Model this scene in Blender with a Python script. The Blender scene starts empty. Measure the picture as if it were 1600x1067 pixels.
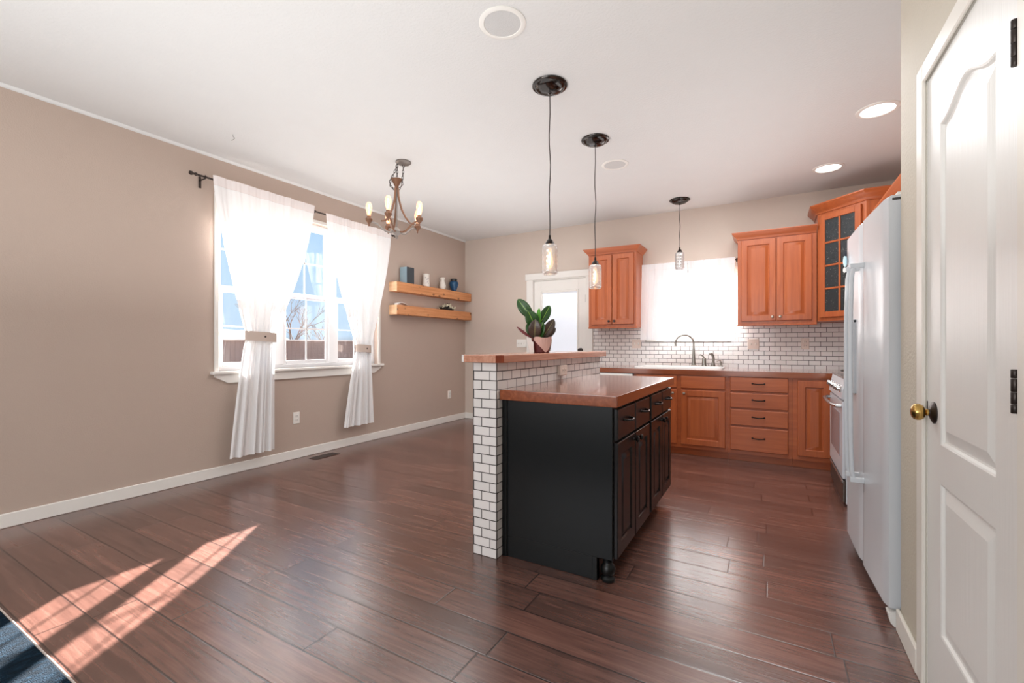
import bpy, bmesh, math, random
from mathutils import Vector, Matrix
random.seed(7)
SC = bpy.context.scene
COL = SC.collection
PI = math.pi

# ------------------------------------------------------------------ camera, sky, sun, exposure
TH = math.atan(404 / 700.)
cd = bpy.data.cameras.new('camera')
cd.sensor_fit = 'HORIZONTAL'; cd.sensor_width = 36.0; cd.lens = 36.0 * 700 / 1600
cd.shift_y = 5.5 / 1600
cd.clip_start = 0.02; cd.clip_end = 300
cam = bpy.data.objects.new('camera', cd); COL.objects.link(cam)
cam.location = (0, 0, 1.13); cam.rotation_euler = (PI / 2, 0, TH)
SC.camera = cam

SC.view_settings.view_transform = 'Standard'
SC.view_settings.look = 'None'
SC.view_settings.exposure = 0.0
SC.view_settings.gamma = 1.0
SC.view_settings.use_curve_mapping = False

w = bpy.data.worlds.new('sky'); SC.world = w; w.use_nodes = True
nt = w.node_tree; nt.nodes.clear()
tc = nt.nodes.new('ShaderNodeTexCoord'); sx = nt.nodes.new('ShaderNodeSeparateXYZ')
rp = nt.nodes.new('ShaderNodeValToRGB'); bgn = nt.nodes.new('ShaderNodeBackground'); wo = nt.nodes.new('ShaderNodeOutputWorld')
nt.links.new(tc.outputs['Generated'], sx.inputs[0]); nt.links.new(sx.outputs['Z'], rp.inputs[0])
nt.links.new(rp.outputs[0], bgn.inputs[0]); nt.links.new(bgn.outputs[0], wo.inputs[0])
els = rp.color_ramp.elements
els[0].position = 0.0; els[0].color = (.45, .50, .55, 1)
els[1].position = 1.0; els[1].color = (.38, .62, .95, 1)
e = els.new(.02); e.color = (.62, .80, .96, 1)
e = els.new(.28); e.color = (.46, .72, .97, 1)
bgn.inputs[1].default_value = 1.05

SUN = Vector((.565, -.82, -.40)).normalized()
sl = bpy.data.lights.new('sun', 'SUN'); sl.energy = 110.0; sl.angle = math.radians(.6); sl.color = (1, .93, .86)
so = bpy.data.objects.new('sun', sl); COL.objects.link(so)
so.rotation_euler = SUN.to_track_quat('-Z', 'Y').to_euler(); so.location = (-8, 10, 8)

def area(name, loc, rot, sx_, sy_, e, col=(1, 1, 1)):
    l = bpy.data.lights.new(name, 'AREA'); l.shape = 'RECTANGLE'; l.size = sx_; l.size_y = sy_; l.energy = e; l.color = col
    o = bpy.data.objects.new(name, l); COL.objects.link(o); o.location = loc; o.rotation_euler = rot
    return o
# added unseen area fills: behind the camera, up at the ceiling, down from it
area('living_room_fill', (-1.8, -2.7, 1.5), (math.radians(90), 0, 0), 3.6, 2.0, 95, (.97, .985, 1))
area('bounce_fill', (-1.6, .2, 1.35), (math.radians(180), 0, 0), 3.6, 3.0, 46, (.96, .985, 1))
area('dining_bounce_fill', (-2.5, 3.6, 1.35), (math.radians(180), 0, 0), 1.8, 3.0, 22, (.96, .985, 1))
area('kitchen_bounce_fill', (-.1, 3.8, 1.35), (math.radians(180), 0, 0), .8, 2.2, 11, (.96, .985, 1))
area('dining_ceiling_fill', (-2.2, 3.4, 2.70), (0, 0, 0), 2.2, 2.6, 26, (.98, .99, 1))
area('kitchen_ceiling_fill', (-.1, 4.0, 2.70), (0, 0, 0), 1.0, 1.8, 30, (.98, .99, 1))

# ------------------------------------------------------------------ materials
M = {}
class NT:
    def __init__(s, name):
        m = bpy.data.materials.new(name); m.use_nodes = True; s.m = m; s.t = m.node_tree; s.t.nodes.clear()
        s.out = s.n('ShaderNodeOutputMaterial')
    def n(s, t, **k):
        x = s.t.nodes.new(t)
        for a, v in k.items(): setattr(x, a, v)
        return x
    def l(s, a, b): s.t.links.new(a, b)
    def math(s, op, a, b=None, c=None):
        x = s.n('ShaderNodeMath', operation=op)
        for i, v in enumerate((a, b, c)):
            if v is None: continue
            if isinstance(v, (int, float)): x.inputs[i].default_value = v
            else: s.l(v, x.inputs[i])
        return x.outputs[0]
    def pos(s): return s.n('ShaderNodeNewGeometry').outputs['Position']
    def obj(s): return s.n('ShaderNodeTexCoord').outputs['Object']
    def sep(s, v):
        x = s.n('ShaderNodeSeparateXYZ'); s.l(v, x.inputs[0]); return x.outputs
    def comb(s, x, y, z):
        c = s.n('ShaderNodeCombineXYZ')
        for i, v in enumerate((x, y, z)):
            if isinstance(v, (int, float)): c.inputs[i].default_value = v
            else: s.l(v, c.inputs[i])
        return c.outputs[0]
    def noise(s, vec, scale, detail=3, rough=.5, dist=0):
        x = s.n('ShaderNodeTexNoise'); x.inputs['Scale'].default_value = scale; x.inputs['Detail'].default_value = detail
        x.inputs['Roughness'].default_value = rough; x.inputs['Distortion'].default_value = dist
        if vec is not None: s.l(vec, x.inputs['Vector'])
        return x.outputs['Fac']
    def mapv(s, vec, sc):
        x = s.n('ShaderNodeMapping'); x.inputs['Scale'].default_value = sc; s.l(vec, x.inputs[0]); return x.outputs[0]
    def ramp(s, f, stops, interp='LINEAR'):
        x = s.n('ShaderNodeValToRGB'); x.color_ramp.interpolation = interp
        e = x.color_ramp.elements
        while len(e) < len(stops): e.new(.5)
        for i, (p, c) in enumerate(stops):
            e[i].position = p; e[i].color = (*c, 1) if len(c) == 3 else c
        s.l(f, x.inputs[0]); return x.outputs[0]
    def mix(s, f, a, b, bt='MIX'):
        x = s.n('ShaderNodeMix', data_type='RGBA', blend_type=bt)
        for i, v in ((0, f), (6, a), (7, b)):
            if isinstance(v, (int, float)): x.inputs[i].default_value = v
            elif isinstance(v, tuple): x.inputs[i].default_value = (*v, 1)
            else: s.l(v, x.inputs[i])
        return x.outputs[2]
    def bump(s, h, strength, dist=.01):
        x = s.n('ShaderNodeBump'); x.inputs['Strength'].default_value = strength; x.inputs['Distance'].default_value = dist
        s.l(h, x.inputs['Height']); return x.outputs[0]
    def pbsdf(s, col, rough=.5, metal=0, normal=None, **k):
        b = s.n('ShaderNodeBsdfPrincipled')
        for i, v in (('Base Color', col), ('Roughness', rough), ('Metallic', metal)):
            if isinstance(v, (int, float)): b.inputs[i].default_value = v
            elif isinstance(v, tuple): b.inputs[i].default_value = (*v, 1)
            else: s.l(v, b.inputs[i])
        if normal is not None: s.l(normal, b.inputs['Normal'])
        for i, v in k.items(): b.inputs[i.replace('_', ' ')].default_value = v
        s.l(b.outputs[0], s.out.inputs[0]); return b
    def done(s, key): M[key] = s.m; return s.m

def srgb(r, g, b):
    f = lambda c: (c / 255 / 12.92) if c / 255 <= .04045 else ((c / 255 + .055) / 1.055) ** 2.4
    return (f(r), f(g), f(b))

def plain(key, col, rough=.5, metal=0, nscale=0, nstr=.1, var=.06, **k):
    """paint, plastic or metal with a faint mottling and optional surface texture"""
    m = NT(key); p = m.obj()
    f = m.noise(p, 6, 4)
    c = m.mix(m.math('MULTIPLY', f, var * 2), col, tuple(max(0, x * .72) for x in col))
    nrm = m.bump(m.noise(p, nscale, 3), nstr, .004) if nscale else None
    m.pbsdf(c, rough, metal, nrm, **k)
    return m.done(key)

plain('wall_taupe', srgb(186, 167, 154), .75, nscale=120, nstr=.35)
plain('wall_beige', srgb(205, 190, 178), .7, nscale=120, nstr=.3)
plain('wall_pantry', srgb(196, 187, 170), .6, nscale=95, nstr=.7)
plain('ceiling_white', srgb(221, 220, 218), .8, nscale=70, nstr=.5)
plain('trim_white', srgb(232, 228, 222), .4)
plain('trim_cream', srgb(226, 221, 211), .38)
plain('window_vinyl', srgb(238, 238, 240), .35)
plain('plastic_white', srgb(235, 232, 226), .35)
plain('plastic_almond', srgb(222, 207, 196), .4)
plain('slot_dark', srgb(60, 55, 52), .6)
plain('bronze_dark', srgb(46, 38, 34), .32, .75)
plain('bronze_brown', srgb(120, 86, 66), .42, .6)
plain('bronze_grey', srgb(132, 124, 118), .4, .6)
plain('canopy_black', srgb(70, 66, 64), .14, 1)
plain('cord_brown', srgb(52, 40, 36), .7)
plain('rod_bronze', srgb(66, 56, 52), .4, .6)
plain('pull_black', srgb(38, 33, 32), .28, .7)
plain('pull_pewter', srgb(176, 164, 152), .3, .85)
plain('nickel', srgb(150, 145, 138), .28, .95)
plain('chrome', srgb(210, 210, 210), .12, 1)
plain('brass', srgb(196, 160, 92), .2, .95)
plain('oil_bronze', srgb(52, 44, 40), .35, .6)
plain('island_black', srgb(12, 14, 14), .3, Specular_IOR_Level=.32)
plain('island_espresso', srgb(20, 15, 15), .28, Specular_IOR_Level=.38)
plain('sink_white', srgb(245, 244, 242), .15)
plain('fridge_white', srgb(206, 209, 212), .27)
plain('fridge_grey', srgb(170, 172, 172), .4)
plain('dispenser_grey', srgb(158, 160, 166), .35)
plain('steel_dark', srgb(96, 86, 80), .3, .7)
plain('steel', srgb(190, 190, 190), .25, .9)
plain('range_white', srgb(214, 217, 222), .2)
plain('oven_glass', srgb(150, 156, 164), .12)
plain('black_iron', srgb(24, 24, 24), .5)
plain('box_pale_blue', srgb(136, 160, 172), .5)
plain('box_slate', srgb(58, 64, 70), .55)
plain('vase_cream', srgb(226, 218, 208), .35)
plain('vase_spots', srgb(120, 110, 130), .5)
plain('urn_blue', srgb(24, 72, 108), .22)
plain('urn_black', srgb(34, 36, 38), .3)
plain('dish_black', srgb(30, 24, 20), .6)
plain('pieces_cream', srgb(212, 202, 176), .6)
plain('paper_white', srgb(238, 234, 230), .7, nscale=30, nstr=.3)
plain('wrap_pink', srgb(214, 176, 166), .6, nscale=40, nstr=.3)
plain('pot_maroon', srgb(98, 34, 34), .5)
plain('soil', srgb(50, 36, 28), .95, nscale=60, nstr=.8)
plain('stem_green', srgb(118, 160, 62), .5)
plain('leaf_red', srgb(120, 58, 62), .45)
plain('tieback', srgb(206, 188, 176), .7)
plain('button_dark', srgb(70, 55, 50), .4)
plain('vent_brown', srgb(64, 40, 32), .4, .3)
plain('magnet_blue', srgb(196, 228, 238), .4)
plain('magnet_dark', srgb(30, 36, 48), .4)
plain('speaker_mesh', srgb(205, 204, 202), .7, nscale=400, nstr=.5)
plain('ceiling_mark', srgb(150, 146, 140), .6)
plain('edge_strip', srgb(196, 184, 176), .5)
plain('fence_wood', srgb(150, 128, 122), .85, var=.3)
plain('fence_rail', srgb(226, 216, 212), .8)
plain('bark', srgb(112, 100, 96), .9)
plain('dry_ground', srgb(118, 110, 98), .95)
plain('house_wall', srgb(150, 150, 158), .8)
plain('house_roof', srgb(120, 134, 150), .9)
plain('house_trim', srgb(225, 228, 232), .8)

def wood(key, dark, mid, light, axis='z', rough=.32, scale=1., knots=0., coat=.0):
    m = NT(key); p = m.pos()
    st = {'x': (1.2, 22, 22), 'y': (22, 1.2, 22), 'z': (22, 22, 1.2)}[axis]
    v = m.mapv(p, tuple(a * scale for a in st))
    g = m.noise(v, 1.6, 5, .6, .6)
    big = m.noise(p, 3.2, 3, .5, 1.0)
    c = m.ramp(g, [(.25, dark), (.52, mid), (.8, light)])
    c = m.mix(m.math('MULTIPLY', big, .55), c, tuple(x * .8 for x in mid))
    if knots:
        vo = m.n('ShaderNodeTexVoronoi'); vo.inputs['Scale'].default_value = knots; vo.inputs['Randomness'].default_value = 1
        m.l(m.mapv(p, (2.0, 1, 1.6)), vo.inputs['Vector'])
        k = m.ramp(vo.outputs['Distance'], [(.16, (1, 1, 1)), (.25, (0, 0, 0))])
        pick = m.math('GREATER_THAN', m.sep(vo.outputs['Color'])[0], .2)
        c = m.mix(m.math('MULTIPLY', m.math('MULTIPLY', k, pick), .8), c, tuple(x * .30 for x in dark))
        fig = m.noise(m.mapv(p, (3, 2.2, 9)), 1.6, 2, .5, 1.6)
        line = m.ramp(m.math('FRACT', m.math('MULTIPLY', fig, 7)), [(.0, (1, 1, 1)), (.10, (0, 0, 0))])
        c = m.mix(m.math('MULTIPLY', line, .4), c, tuple(x * .7 for x in dark))
    m.pbsdf(c, rough, 0, m.bump(g, .08, .002), Coat_Weight=coat, Coat_Roughness=.15)
    return m.done(key)
wood('cab_wood', srgb(154, 76, 40), srgb(175, 91, 49), srgb(192, 109, 63), 'z', .3)
wood('cab_wood_h', srgb(154, 76, 40), srgb(175, 91, 49), srgb(192, 109, 63), 'x', .3)
wood('cab_wood_y', srgb(154, 76, 40), srgb(175, 91, 49), srgb(192, 109, 63), 'y', .3)
wood('counter_wood', srgb(112, 56, 30), srgb(142, 74, 42), srgb(166, 95, 60), 'x', .13, coat=.9)
wood('counter_wood_y', srgb(112, 56, 30), srgb(142, 74, 42), srgb(166, 95, 60), 'y', .13, coat=.9)
wood('bar_wood', srgb(168, 106, 82), srgb(196, 138, 112), srgb(224, 178, 154), 'y', .22, coat=.3)
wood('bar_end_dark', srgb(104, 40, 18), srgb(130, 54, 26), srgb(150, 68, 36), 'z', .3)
wood('pine', srgb(176, 108, 62), srgb(210, 142, 92), srgb(228, 170, 122), 'y', .5, knots=8.5)
wood('pine_end', srgb(212, 164, 122), srgb(232, 190, 150), srgb(240, 206, 170), 'x', .5)

def tile(key, uoff=0., voff=0.):
    m = NT(key); x = m.sep(m.pos())
    u = m.math('ADD', m.math('ADD', x[0], x[1]), uoff); v = m.math('ADD', x[2], voff)
    b = m.n('ShaderNodeTexBrick'); b.offset = .5
    m.l(m.comb(u, v, 0), b.inputs['Vector'])
    for i, val in (('Scale', 1), ('Mortar Size', .0026), ('Mortar Smooth', .15), ('Brick Width', .1025), ('Row Height', .0495), ('Bias', 0)):
        b.inputs[i].default_value = val
    b.inputs['Color1'].default_value = (*srgb(232, 227, 224), 1); b.inputs['Color2'].default_value = (*srgb(222, 217, 214), 1)
    b.inputs['Mortar'].default_value = (*srgb(70, 62, 60), 1)
    inv = m.math('SUBTRACT', 1, b.outputs['Fac'])
    r = m.math('ADD', m.math('MULTIPLY', b.outputs['Fac'], .6), .12)
    m.pbsdf(b.outputs['Color'], r, 0, m.bump(inv, .5, .003))
    return m.done(key)
tile('tile_splash', .0, -.025)
tile('tile_bar', .00625, 0.0)

def floor_mat():
    m = NT('floor_planks'); p = m.pos(); x = m.sep(p)
    W = .157; Ln = 1.22
    ry = m.math('DIVIDE', m.math('ADD', x[1], .05), W)
    row = m.math('FLOOR', ry); fy = m.math('FRACT', ry)
    wn = m.n('ShaderNodeTexWhiteNoise', noise_dimensions='1D'); m.l(row, wn.inputs['W'])
    rx = m.math('ADD', m.math('DIVIDE', x[0], Ln), m.math('MULTIPLY', wn.outputs['Value'], 7.3))
    colx = m.math('FLOOR', rx); fx = m.math('FRACT', rx)
    w2 = m.n('ShaderNodeTexWhiteNoise', noise_dimensions='2D'); m.l(m.comb(row, colx, 0), w2.inputs['Vector'])
    pid = w2.outputs['Value']
    sh = m.comb(m.math('ADD', x[0], m.math('MULTIPLY', pid, 31)), m.math('ADD', x[1], m.math('MULTIPLY', pid, 17)), 0)
    grain = m.noise(m.mapv(sh, (2.2, 46, 1)), 1.0, 6, .62, .8)
    blot = m.noise(m.mapv(sh, (2.5, 7, 1)), 1.0, 4, .55, 1.2)
    c = m.ramp(grain, [(.25, srgb(78, 51, 44)), (.5, srgb(108, 74, 64)), (.78, srgb(134, 96, 84))])
    c = m.mix(m.ramp(blot, [(.42, (0, 0, 0)), (.76, (.55, .55, .55))]), c, srgb(70, 46, 40))
    tone = m.ramp(pid, [(0, (.78, .78, .78)), (1, (1.16, 1.12, 1.1))])
    c = m.mix(1.0, c, tone, 'MULTIPLY')
    ey = m.math('MULTIPLY', m.math('MINIMUM', fy, m.math('SUBTRACT', 1, fy)), W)
    ex = m.math('MULTIPLY', m.math('MINIMUM', fx, m.math('SUBTRACT', 1, fx)), Ln)
    ed = m.math('MINIMUM', ey, ex)
    seam = m.ramp(m.math('DIVIDE', ed, .006), [(.2, (0, 0, 0)), (.75, (1, 1, 1))])
    c = m.mix(m.math('SUBTRACT', 1, seam), c, srgb(34, 20, 18))
    scr = m.noise(m.mapv(sh, (5.0, 62, 1)), 1.0, 3, .5, .9)
    h = m.math('ADD', m.math('ADD', m.math('MULTIPLY', scr, .55), m.math('MULTIPLY', grain, .25)), m.math('MULTIPLY', seam, .55))
    rough = m.math('ADD', m.math('MULTIPLY', grain, .08), .20)
    m.pbsdf(c, rough, 0, m.bump(h, .20, .004), IOR=1.8, Specular_IOR_Level=.8)
    return m.done('floor_planks')
floor_mat()

def carpet():
    m = NT('rug_blue'); p = m.pos()
    f = m.noise(m.mapv(p, (60, 25, 60)), 1, 5, .7); g = m.noise(p, 260, 2)
    c = m.ramp(m.math('ADD', m.math('MULTIPLY', f, .7), m.math('MULTIPLY', g, .3)), [(.36, srgb(5, 15, 23)), (.55, srgb(12, 32, 46)), (.74, srgb(38, 66, 84))])
    m.pbsdf(c, .95, 0, m.bump(g, .8, .006), Specular_IOR_Level=.1); return m.done('rug_blue')
carpet()

def glass(key, tint=(1, 1, 1), gloss=.06, rough=.02, emis=None, es=0, white_mix=0.):
    m = NT(key)
    tr = m.n('ShaderNodeBsdfTransparent'); tr.inputs[0].default_value = (*tint, 1)
    gl = m.n('ShaderNodeBsdfGlossy'); gl.inputs['Roughness'].default_value = rough
    lw = m.n('ShaderNodeLayerWeight'); lw.inputs['Blend'].default_value = .25
    f = m.math('ADD', m.math('MULTIPLY', lw.outputs['Fresnel'], .55 if white_mix else .35), gloss)
    mx = m.n('ShaderNodeMixShader'); m.l(f, mx.inputs[0]); m.l(tr.outputs[0], mx.inputs[1]); m.l(gl.outputs[0], mx.inputs[2])
    last = mx.outputs[0]
    if white_mix:  # blends white diffuse into the clear glass
        d = m.n('ShaderNodeBsdfDiffuse'); d.inputs[0].default_value = (.9, .9, .9, 1)
        m2 = m.n('ShaderNodeMixShader'); m2.inputs[0].default_value = white_mix; m.l(last, m2.inputs[1]); m.l(d.outputs[0], m2.inputs[2]); last = m2.outputs[0]
    if emis:
        em = m.n('ShaderNodeEmission'); em.inputs[0].default_value = (*emis, 1); em.inputs[1].default_value = es
        ad = m.n('ShaderNodeAddShader'); m.l(last, ad.inputs[0]); m.l(em.outputs[0], ad.inputs[1]); last = ad.outputs[0]
    m.l(last, m.out.inputs[0]); return m.done(key)
glass('pane', (.97, .98, 1), .03)
glass('jar_glass', (.97, .96, .95), .16, .08, white_mix=.2)
glass('bulb_lit', (1, .93, .85), .05, .05, (1, .48, .24), .62)
glass('bulb_off', (.96, .95, .93), .10, .05, white_mix=.08)

def emit(key, col, s):
    m = NT(key); e = m.n('ShaderNodeEmission'); e.inputs[0].default_value = (*col, 1); e.inputs[1].default_value = s
    m.l(e.outputs[0], m.out.inputs[0]); return m.done(key)
emit('filament', (1, .60, .30), 7)
emit('can_lens', (1, .98, .95), 6)

def cloth(key, col, trans, through=0.0, nscale=500):
    m = NT(key); p = m.pos()
    wv = m.noise(p, nscale, 2)
    nrm = m.bump(wv, .12, .002)
    d = m.n('ShaderNodeBsdfDiffuse'); d.inputs[0].default_value = (*col, 1); m.l(nrm, d.inputs['Normal'])
    t = m.n('ShaderNodeBsdfTranslucent'); t.inputs[0].default_value = (*col, 1); m.l(nrm, t.inputs['Normal'])
    mx = m.n('ShaderNodeMixShader'); mx.inputs[0].default_value = trans; m.l(d.outputs[0], mx.inputs[1]); m.l(t.outputs[0], mx.inputs[2])
    last = mx.outputs[0]
    if through:
        tr = m.n('ShaderNodeBsdfTransparent'); m2 = m.n('ShaderNodeMixShader'); m2.inputs[0].default_value = through
        m.l(last, m2.inputs[1]); m.l(tr.outputs[0], m2.inputs[2]); last = m2.outputs[0]
    m.l(last, m.out.inputs[0]); return m.done(key)
cloth('curtain_white', srgb(246, 245, 245), .24)
cloth('curtain_hem', srgb(240, 232, 230), .12)
cloth('sheer_white', srgb(246, 246, 247), .15)
cloth('blind_white', srgb(236, 240, 246), .03)

def leafm(key, dark, mid, vein):
    m = NT(key); uv = m.n('ShaderNodeTexCoord').outputs['UV']; x = m.sep(uv)
    a = m.math('ABSOLUTE', m.math('SUBTRACT', x[0], .5))
    s = m.math('ABSOLUTE', m.math('SINE', m.math('MULTIPLY', m.math('SUBTRACT', x[1], m.math('MULTIPLY', a, .5)), 26)))
    side = m.ramp(s, [(.0, (1, 1, 1)), (.28, (0, 0, 0))])
    c = m.mix(m.noise(m.obj(), 18, 3), dark, mid)
    c = m.mix(m.math('MULTIPLY', side, .16), c, vein)
    c = m.mix(m.ramp(a, [(.012, (.8, .8, .8)), (.04, (0, 0, 0))]), c, vein)
    m.pbsdf(c, .3); return m.done(key)
leafm('leaf_dark', srgb(24, 58, 26), srgb(44, 92, 34), srgb(150, 196, 70))
leafm('leaf_bright', srgb(62, 140, 36), srgb(100, 176, 52), srgb(170, 214, 100))
leafm('leaf_purple', srgb(58, 44, 44), srgb(86, 74, 66), srgb(150, 150, 100))

def seeded():
    m = NT('seeded_glass'); p = m.obj()
    vo = m.n('ShaderNodeTexVoronoi'); vo.inputs['Scale'].default_value = 75; m.l(p, vo.inputs['Vector'])
    k = m.ramp(vo.outputs['Distance'], [(.10, (1, 1, 1)), (.2, (0, 0, 0))])
    ns = m.ramp(m.noise(p, 30, 2), [(.45, (0, 0, 0)), (.6, (1, 1, 1))])
    c = m.mix(m.math('MULTIPLY', k, ns), srgb(48, 52, 54), srgb(190, 186, 176))
    m.pbsdf(c, .15, 0, m.bump(m.noise(p, 40, 3), .6, .004)); return m.done('seeded_glass')
seeded()

# ------------------------------------------------------------------ mesh helpers
def wloc(o):
    v = Vector((0, 0, 0))
    while o is not None:
        v = v + Vector(o.location); o = o.parent
    return v

class MB:
    def __init__(s): s.bm = bmesh.new(); s.uv = None; s.wn = False
    def box(s, x0, x1, y0, y1, z0, z1, bev=0, seg=1, Mx=None):
        mat = Matrix.Translation(((x0 + x1) / 2, (y0 + y1) / 2, (z0 + z1) / 2)) @ Matrix.Diagonal((abs(x1 - x0), abs(y1 - y0), abs(z1 - z0), 1))
        vs = bmesh.ops.create_cube(s.bm, size=1, matrix=mat)['verts']
        if bev > 0:
            s.wn = True
            es = list({e for v in vs for e in v.link_edges})
            r = bmesh.ops.bevel(s.bm, geom=es, offset=bev, segments=seg, profile=.5, affect='EDGES')
            vs = list({v for f in r['faces'] for v in f.verts} | {v for v in vs if v.is_valid})
        if Mx is not None: bmesh.ops.transform(s.bm, matrix=Mx, verts=vs)
        return s
    def loft(s, rings, cap0=True, cap1=True, closed=True):
        R = [[s.bm.verts.new(p) for p in r] for r in rings]
        n = len(R[0])
        for a, b in zip(R, R[1:]):
            for i in range(n if closed else n - 1):
                j = (i + 1) % n
                try: s.bm.faces.new((a[i], a[j], b[j], b[i]))
                except ValueError: pass
        if closed and cap0: s.bm.faces.new(R[0][::-1])
        if closed and cap1: s.bm.faces.new(R[-1])
        return s
    def lathe(s, prof, c=(0, 0, 0), seg=24, axis=None, cap=True):
        A = axis or Matrix.Identity(3); c = Vector(c)
        rings = [[c + A @ Vector((r * math.cos(2 * PI * i / seg), r * math.sin(2 * PI * i / seg), z)) for i in range(seg)] for r, z in prof]
        return s.loft(rings, cap, cap)
    def tube(s, pts, r, seg=8, cap=True):
        pts = [Vector(p) for p in pts]; n = len(pts)
        rs = r if isinstance(r, (list, tuple)) else [r] * n
        rings = []; up = None
        for i in range(n):
            t = (pts[min(i + 1, n - 1)] - pts[max(i - 1, 0)]).normalized()
            if up is None:
                up = Vector((0, 0, 1)) if abs(t.z) < .9 else Vector((1, 0, 0))
            a = t.cross(up)
            if a.length < 1e-6: a = t.orthogonal()
            a.normalize(); b = a.cross(t).normalized(); up = b
            rings.append([pts[i] + a * rs[i] * math.cos(2 * PI * k / seg) + b * rs[i] * math.sin(2 * PI * k / seg) for k in range(seg)])
        return s.loft(rings, cap, cap)
    def torus(s, c, R, r, axis=None, seg=20, rseg=8, sx=1, sy=1):
        A = axis or Matrix.Identity(3); c = Vector(c)
        rings = []
        for i in range(seg + 1):
            a = 2 * PI * i / seg; d = Vector((math.cos(a), math.sin(a), 0)); ctr = Vector((d.x * R * sx, d.y * R * sy, 0))
            rings.append([c + A @ (ctr + d * r * math.cos(2 * PI * k / rseg) + Vector((0, 0, 1)) * r * math.sin(2 * PI * k / rseg)) for k in range(rseg)])
        return s.loft(rings, False, False)
    def prism(s, poly, fn0, fn1):
        return s.loft([[fn0(p) for p in poly], [fn1(p) for p in poly]])
    def sphere(s, c, r, sx=1, sy=1, sz=1, u=14, v=9):
        bmesh.ops.create_uvsphere(s.bm, u_segments=u, v_segments=v, radius=1, matrix=Matrix.Translation(c) @ Matrix.Diagonal((r * sx, r * sy, r * sz, 1)))
        return s
    def grid(s, P, uvs=False):
        """P[row][col] open surface"""
        V = [[s.bm.verts.new(p) for p in r] for r in P]
        nr, nc = len(P), len(P[0])
        if uvs and s.uv is None: s.uv = s.bm.loops.layers.uv.new('uv')
        for i in range(nr - 1):
            for j in range(nc - 1):
                f = s.bm.faces.new((V[i][j], V[i][j + 1], V[i + 1][j + 1], V[i + 1][j]))
                if uvs:
                    for lp, (a, b) in zip(f.loops, ((i, j), (i, j + 1), (i + 1, j + 1), (i + 1, j))):
                        lp[s.uv].uv = (b / (nc - 1), a / (nr - 1))
        return s
    def rects(s, Mx, seq, cap0=True, cap1=True):
        """concentric rectangles (u0,u1,v0,v1,n) lofted in a local frame"""
        rings = [[Mx @ Vector((u0, v0, n)), Mx @ Vector((u1, v0, n)), Mx @ Vector((u1, v1, n)), Mx @ Vector((u0, v1, n))] for u0, u1, v0, v1, n in seq]
        return s.loft(rings, cap0, cap1)
    def slab(s, Mx, w, h, t, st=None, bev=.005):
        """drawer front (st None) or raised panel door with stiles of width st"""
        s.wn = True
        I = lambda k, n: (k, w - k, k, h - k, n)
        seq = [I(0, 0), I(0, t - bev), I(bev * .4, t - bev * .3), I(bev, t)]
        if st:
            seq += [I(st, t), I(st + .004, t - .004), I(st + .006, t - .011), I(st + .013, t - .012), I(st + .036, t - .002), I(st + .040, t - .001)]
        return s.rects(Mx, seq)
    def build(s, name, mat, parent=None, label=None, cat=None, group=None, kind=None, flat=False, ang=35, tform=None):
        bm = s.bm
        if tform is not None: bm.transform(tform)
        bmesh.ops.recalc_face_normals(bm, faces=bm.faces[:])
        if parent is None:
            xs = [v.co for v in bm.verts]
            off = Vector(((min(v.x for v in xs) + max(v.x for v in xs)) / 2, (min(v.y for v in xs) + max(v.y for v in xs)) / 2, min(v.z for v in xs)))
        else: off = wloc(parent)
        for v in bm.verts: v.co -= off
        me = bpy.data.meshes.new(name); bm.to_mesh(me); bm.free()
        me.materials.append(M[mat])
        if not flat:
            me.polygons.foreach_set('use_smooth', [True] * len(me.polygons)); me.set_sharp_from_angle(angle=math.radians(ang))
        o = bpy.data.objects.new(name, me); COL.objects.link(o)
        if s.wn and not flat:
            wn = o.modifiers.new('normals', 'WEIGHTED_NORMAL'); wn.keep_sharp = True; wn.weight = 90
        if parent is None: o.location = off
        else: o.parent = parent
        tag(o, label, cat, group, kind)
        return o

def tag(o, label=None, cat=None, group=None, kind=None):
    if label: o['label'] = label
    if cat: o['category'] = cat
    if group: o['group'] = group
    if kind: o['kind'] = kind
    return o
def thing(name, loc, label=None, cat=None, group=None, kind=None):
    o = bpy.data.objects.new(name, None); COL.objects.link(o); o.location = loc; o.empty_display_size = .1
    return tag(o, label, cat, group, kind)
def copy_tree(o, parent=None):
    c = o.copy(); COL.objects.link(c)
    if parent is not None: c.parent = parent
    for ch in list(o.children): copy_tree(ch, c)
    return c
def frame(o, u):
    u = Vector(u).normalized(); v = Vector((0, 0, 1)); n = u.cross(v); o = Vector(o)
    return Matrix(((u.x, v.x, n.x, o.x), (u.y, v.y, n.y, o.y), (u.z, v.z, n.z, o.z), (0, 0, 0, 1)))
def axis_to(n):
    return Vector((0, 0, 1)).rotation_difference(Vector(n)).to_matrix()
def lerp(a, b, t): return a + (b - a) * t
def piecewise(tab, x):
    if x <= tab[0][0]: return tab[0][1]
    for (a, va), (b, vb) in zip(tab, tab[1:]):
        if x <= b:
            t = (x - a) / (b - a); return lerp(va, vb, t)
    return tab[-1][1]

LX, BY, RX, KX, CZ = -4.105, 5.655, .444, 1.055, 2.74   # left wall, back wall, pantry wall, kitchen right wall, ceiling
FY = -3.0
WT = .15
S = 'structure'

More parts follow.
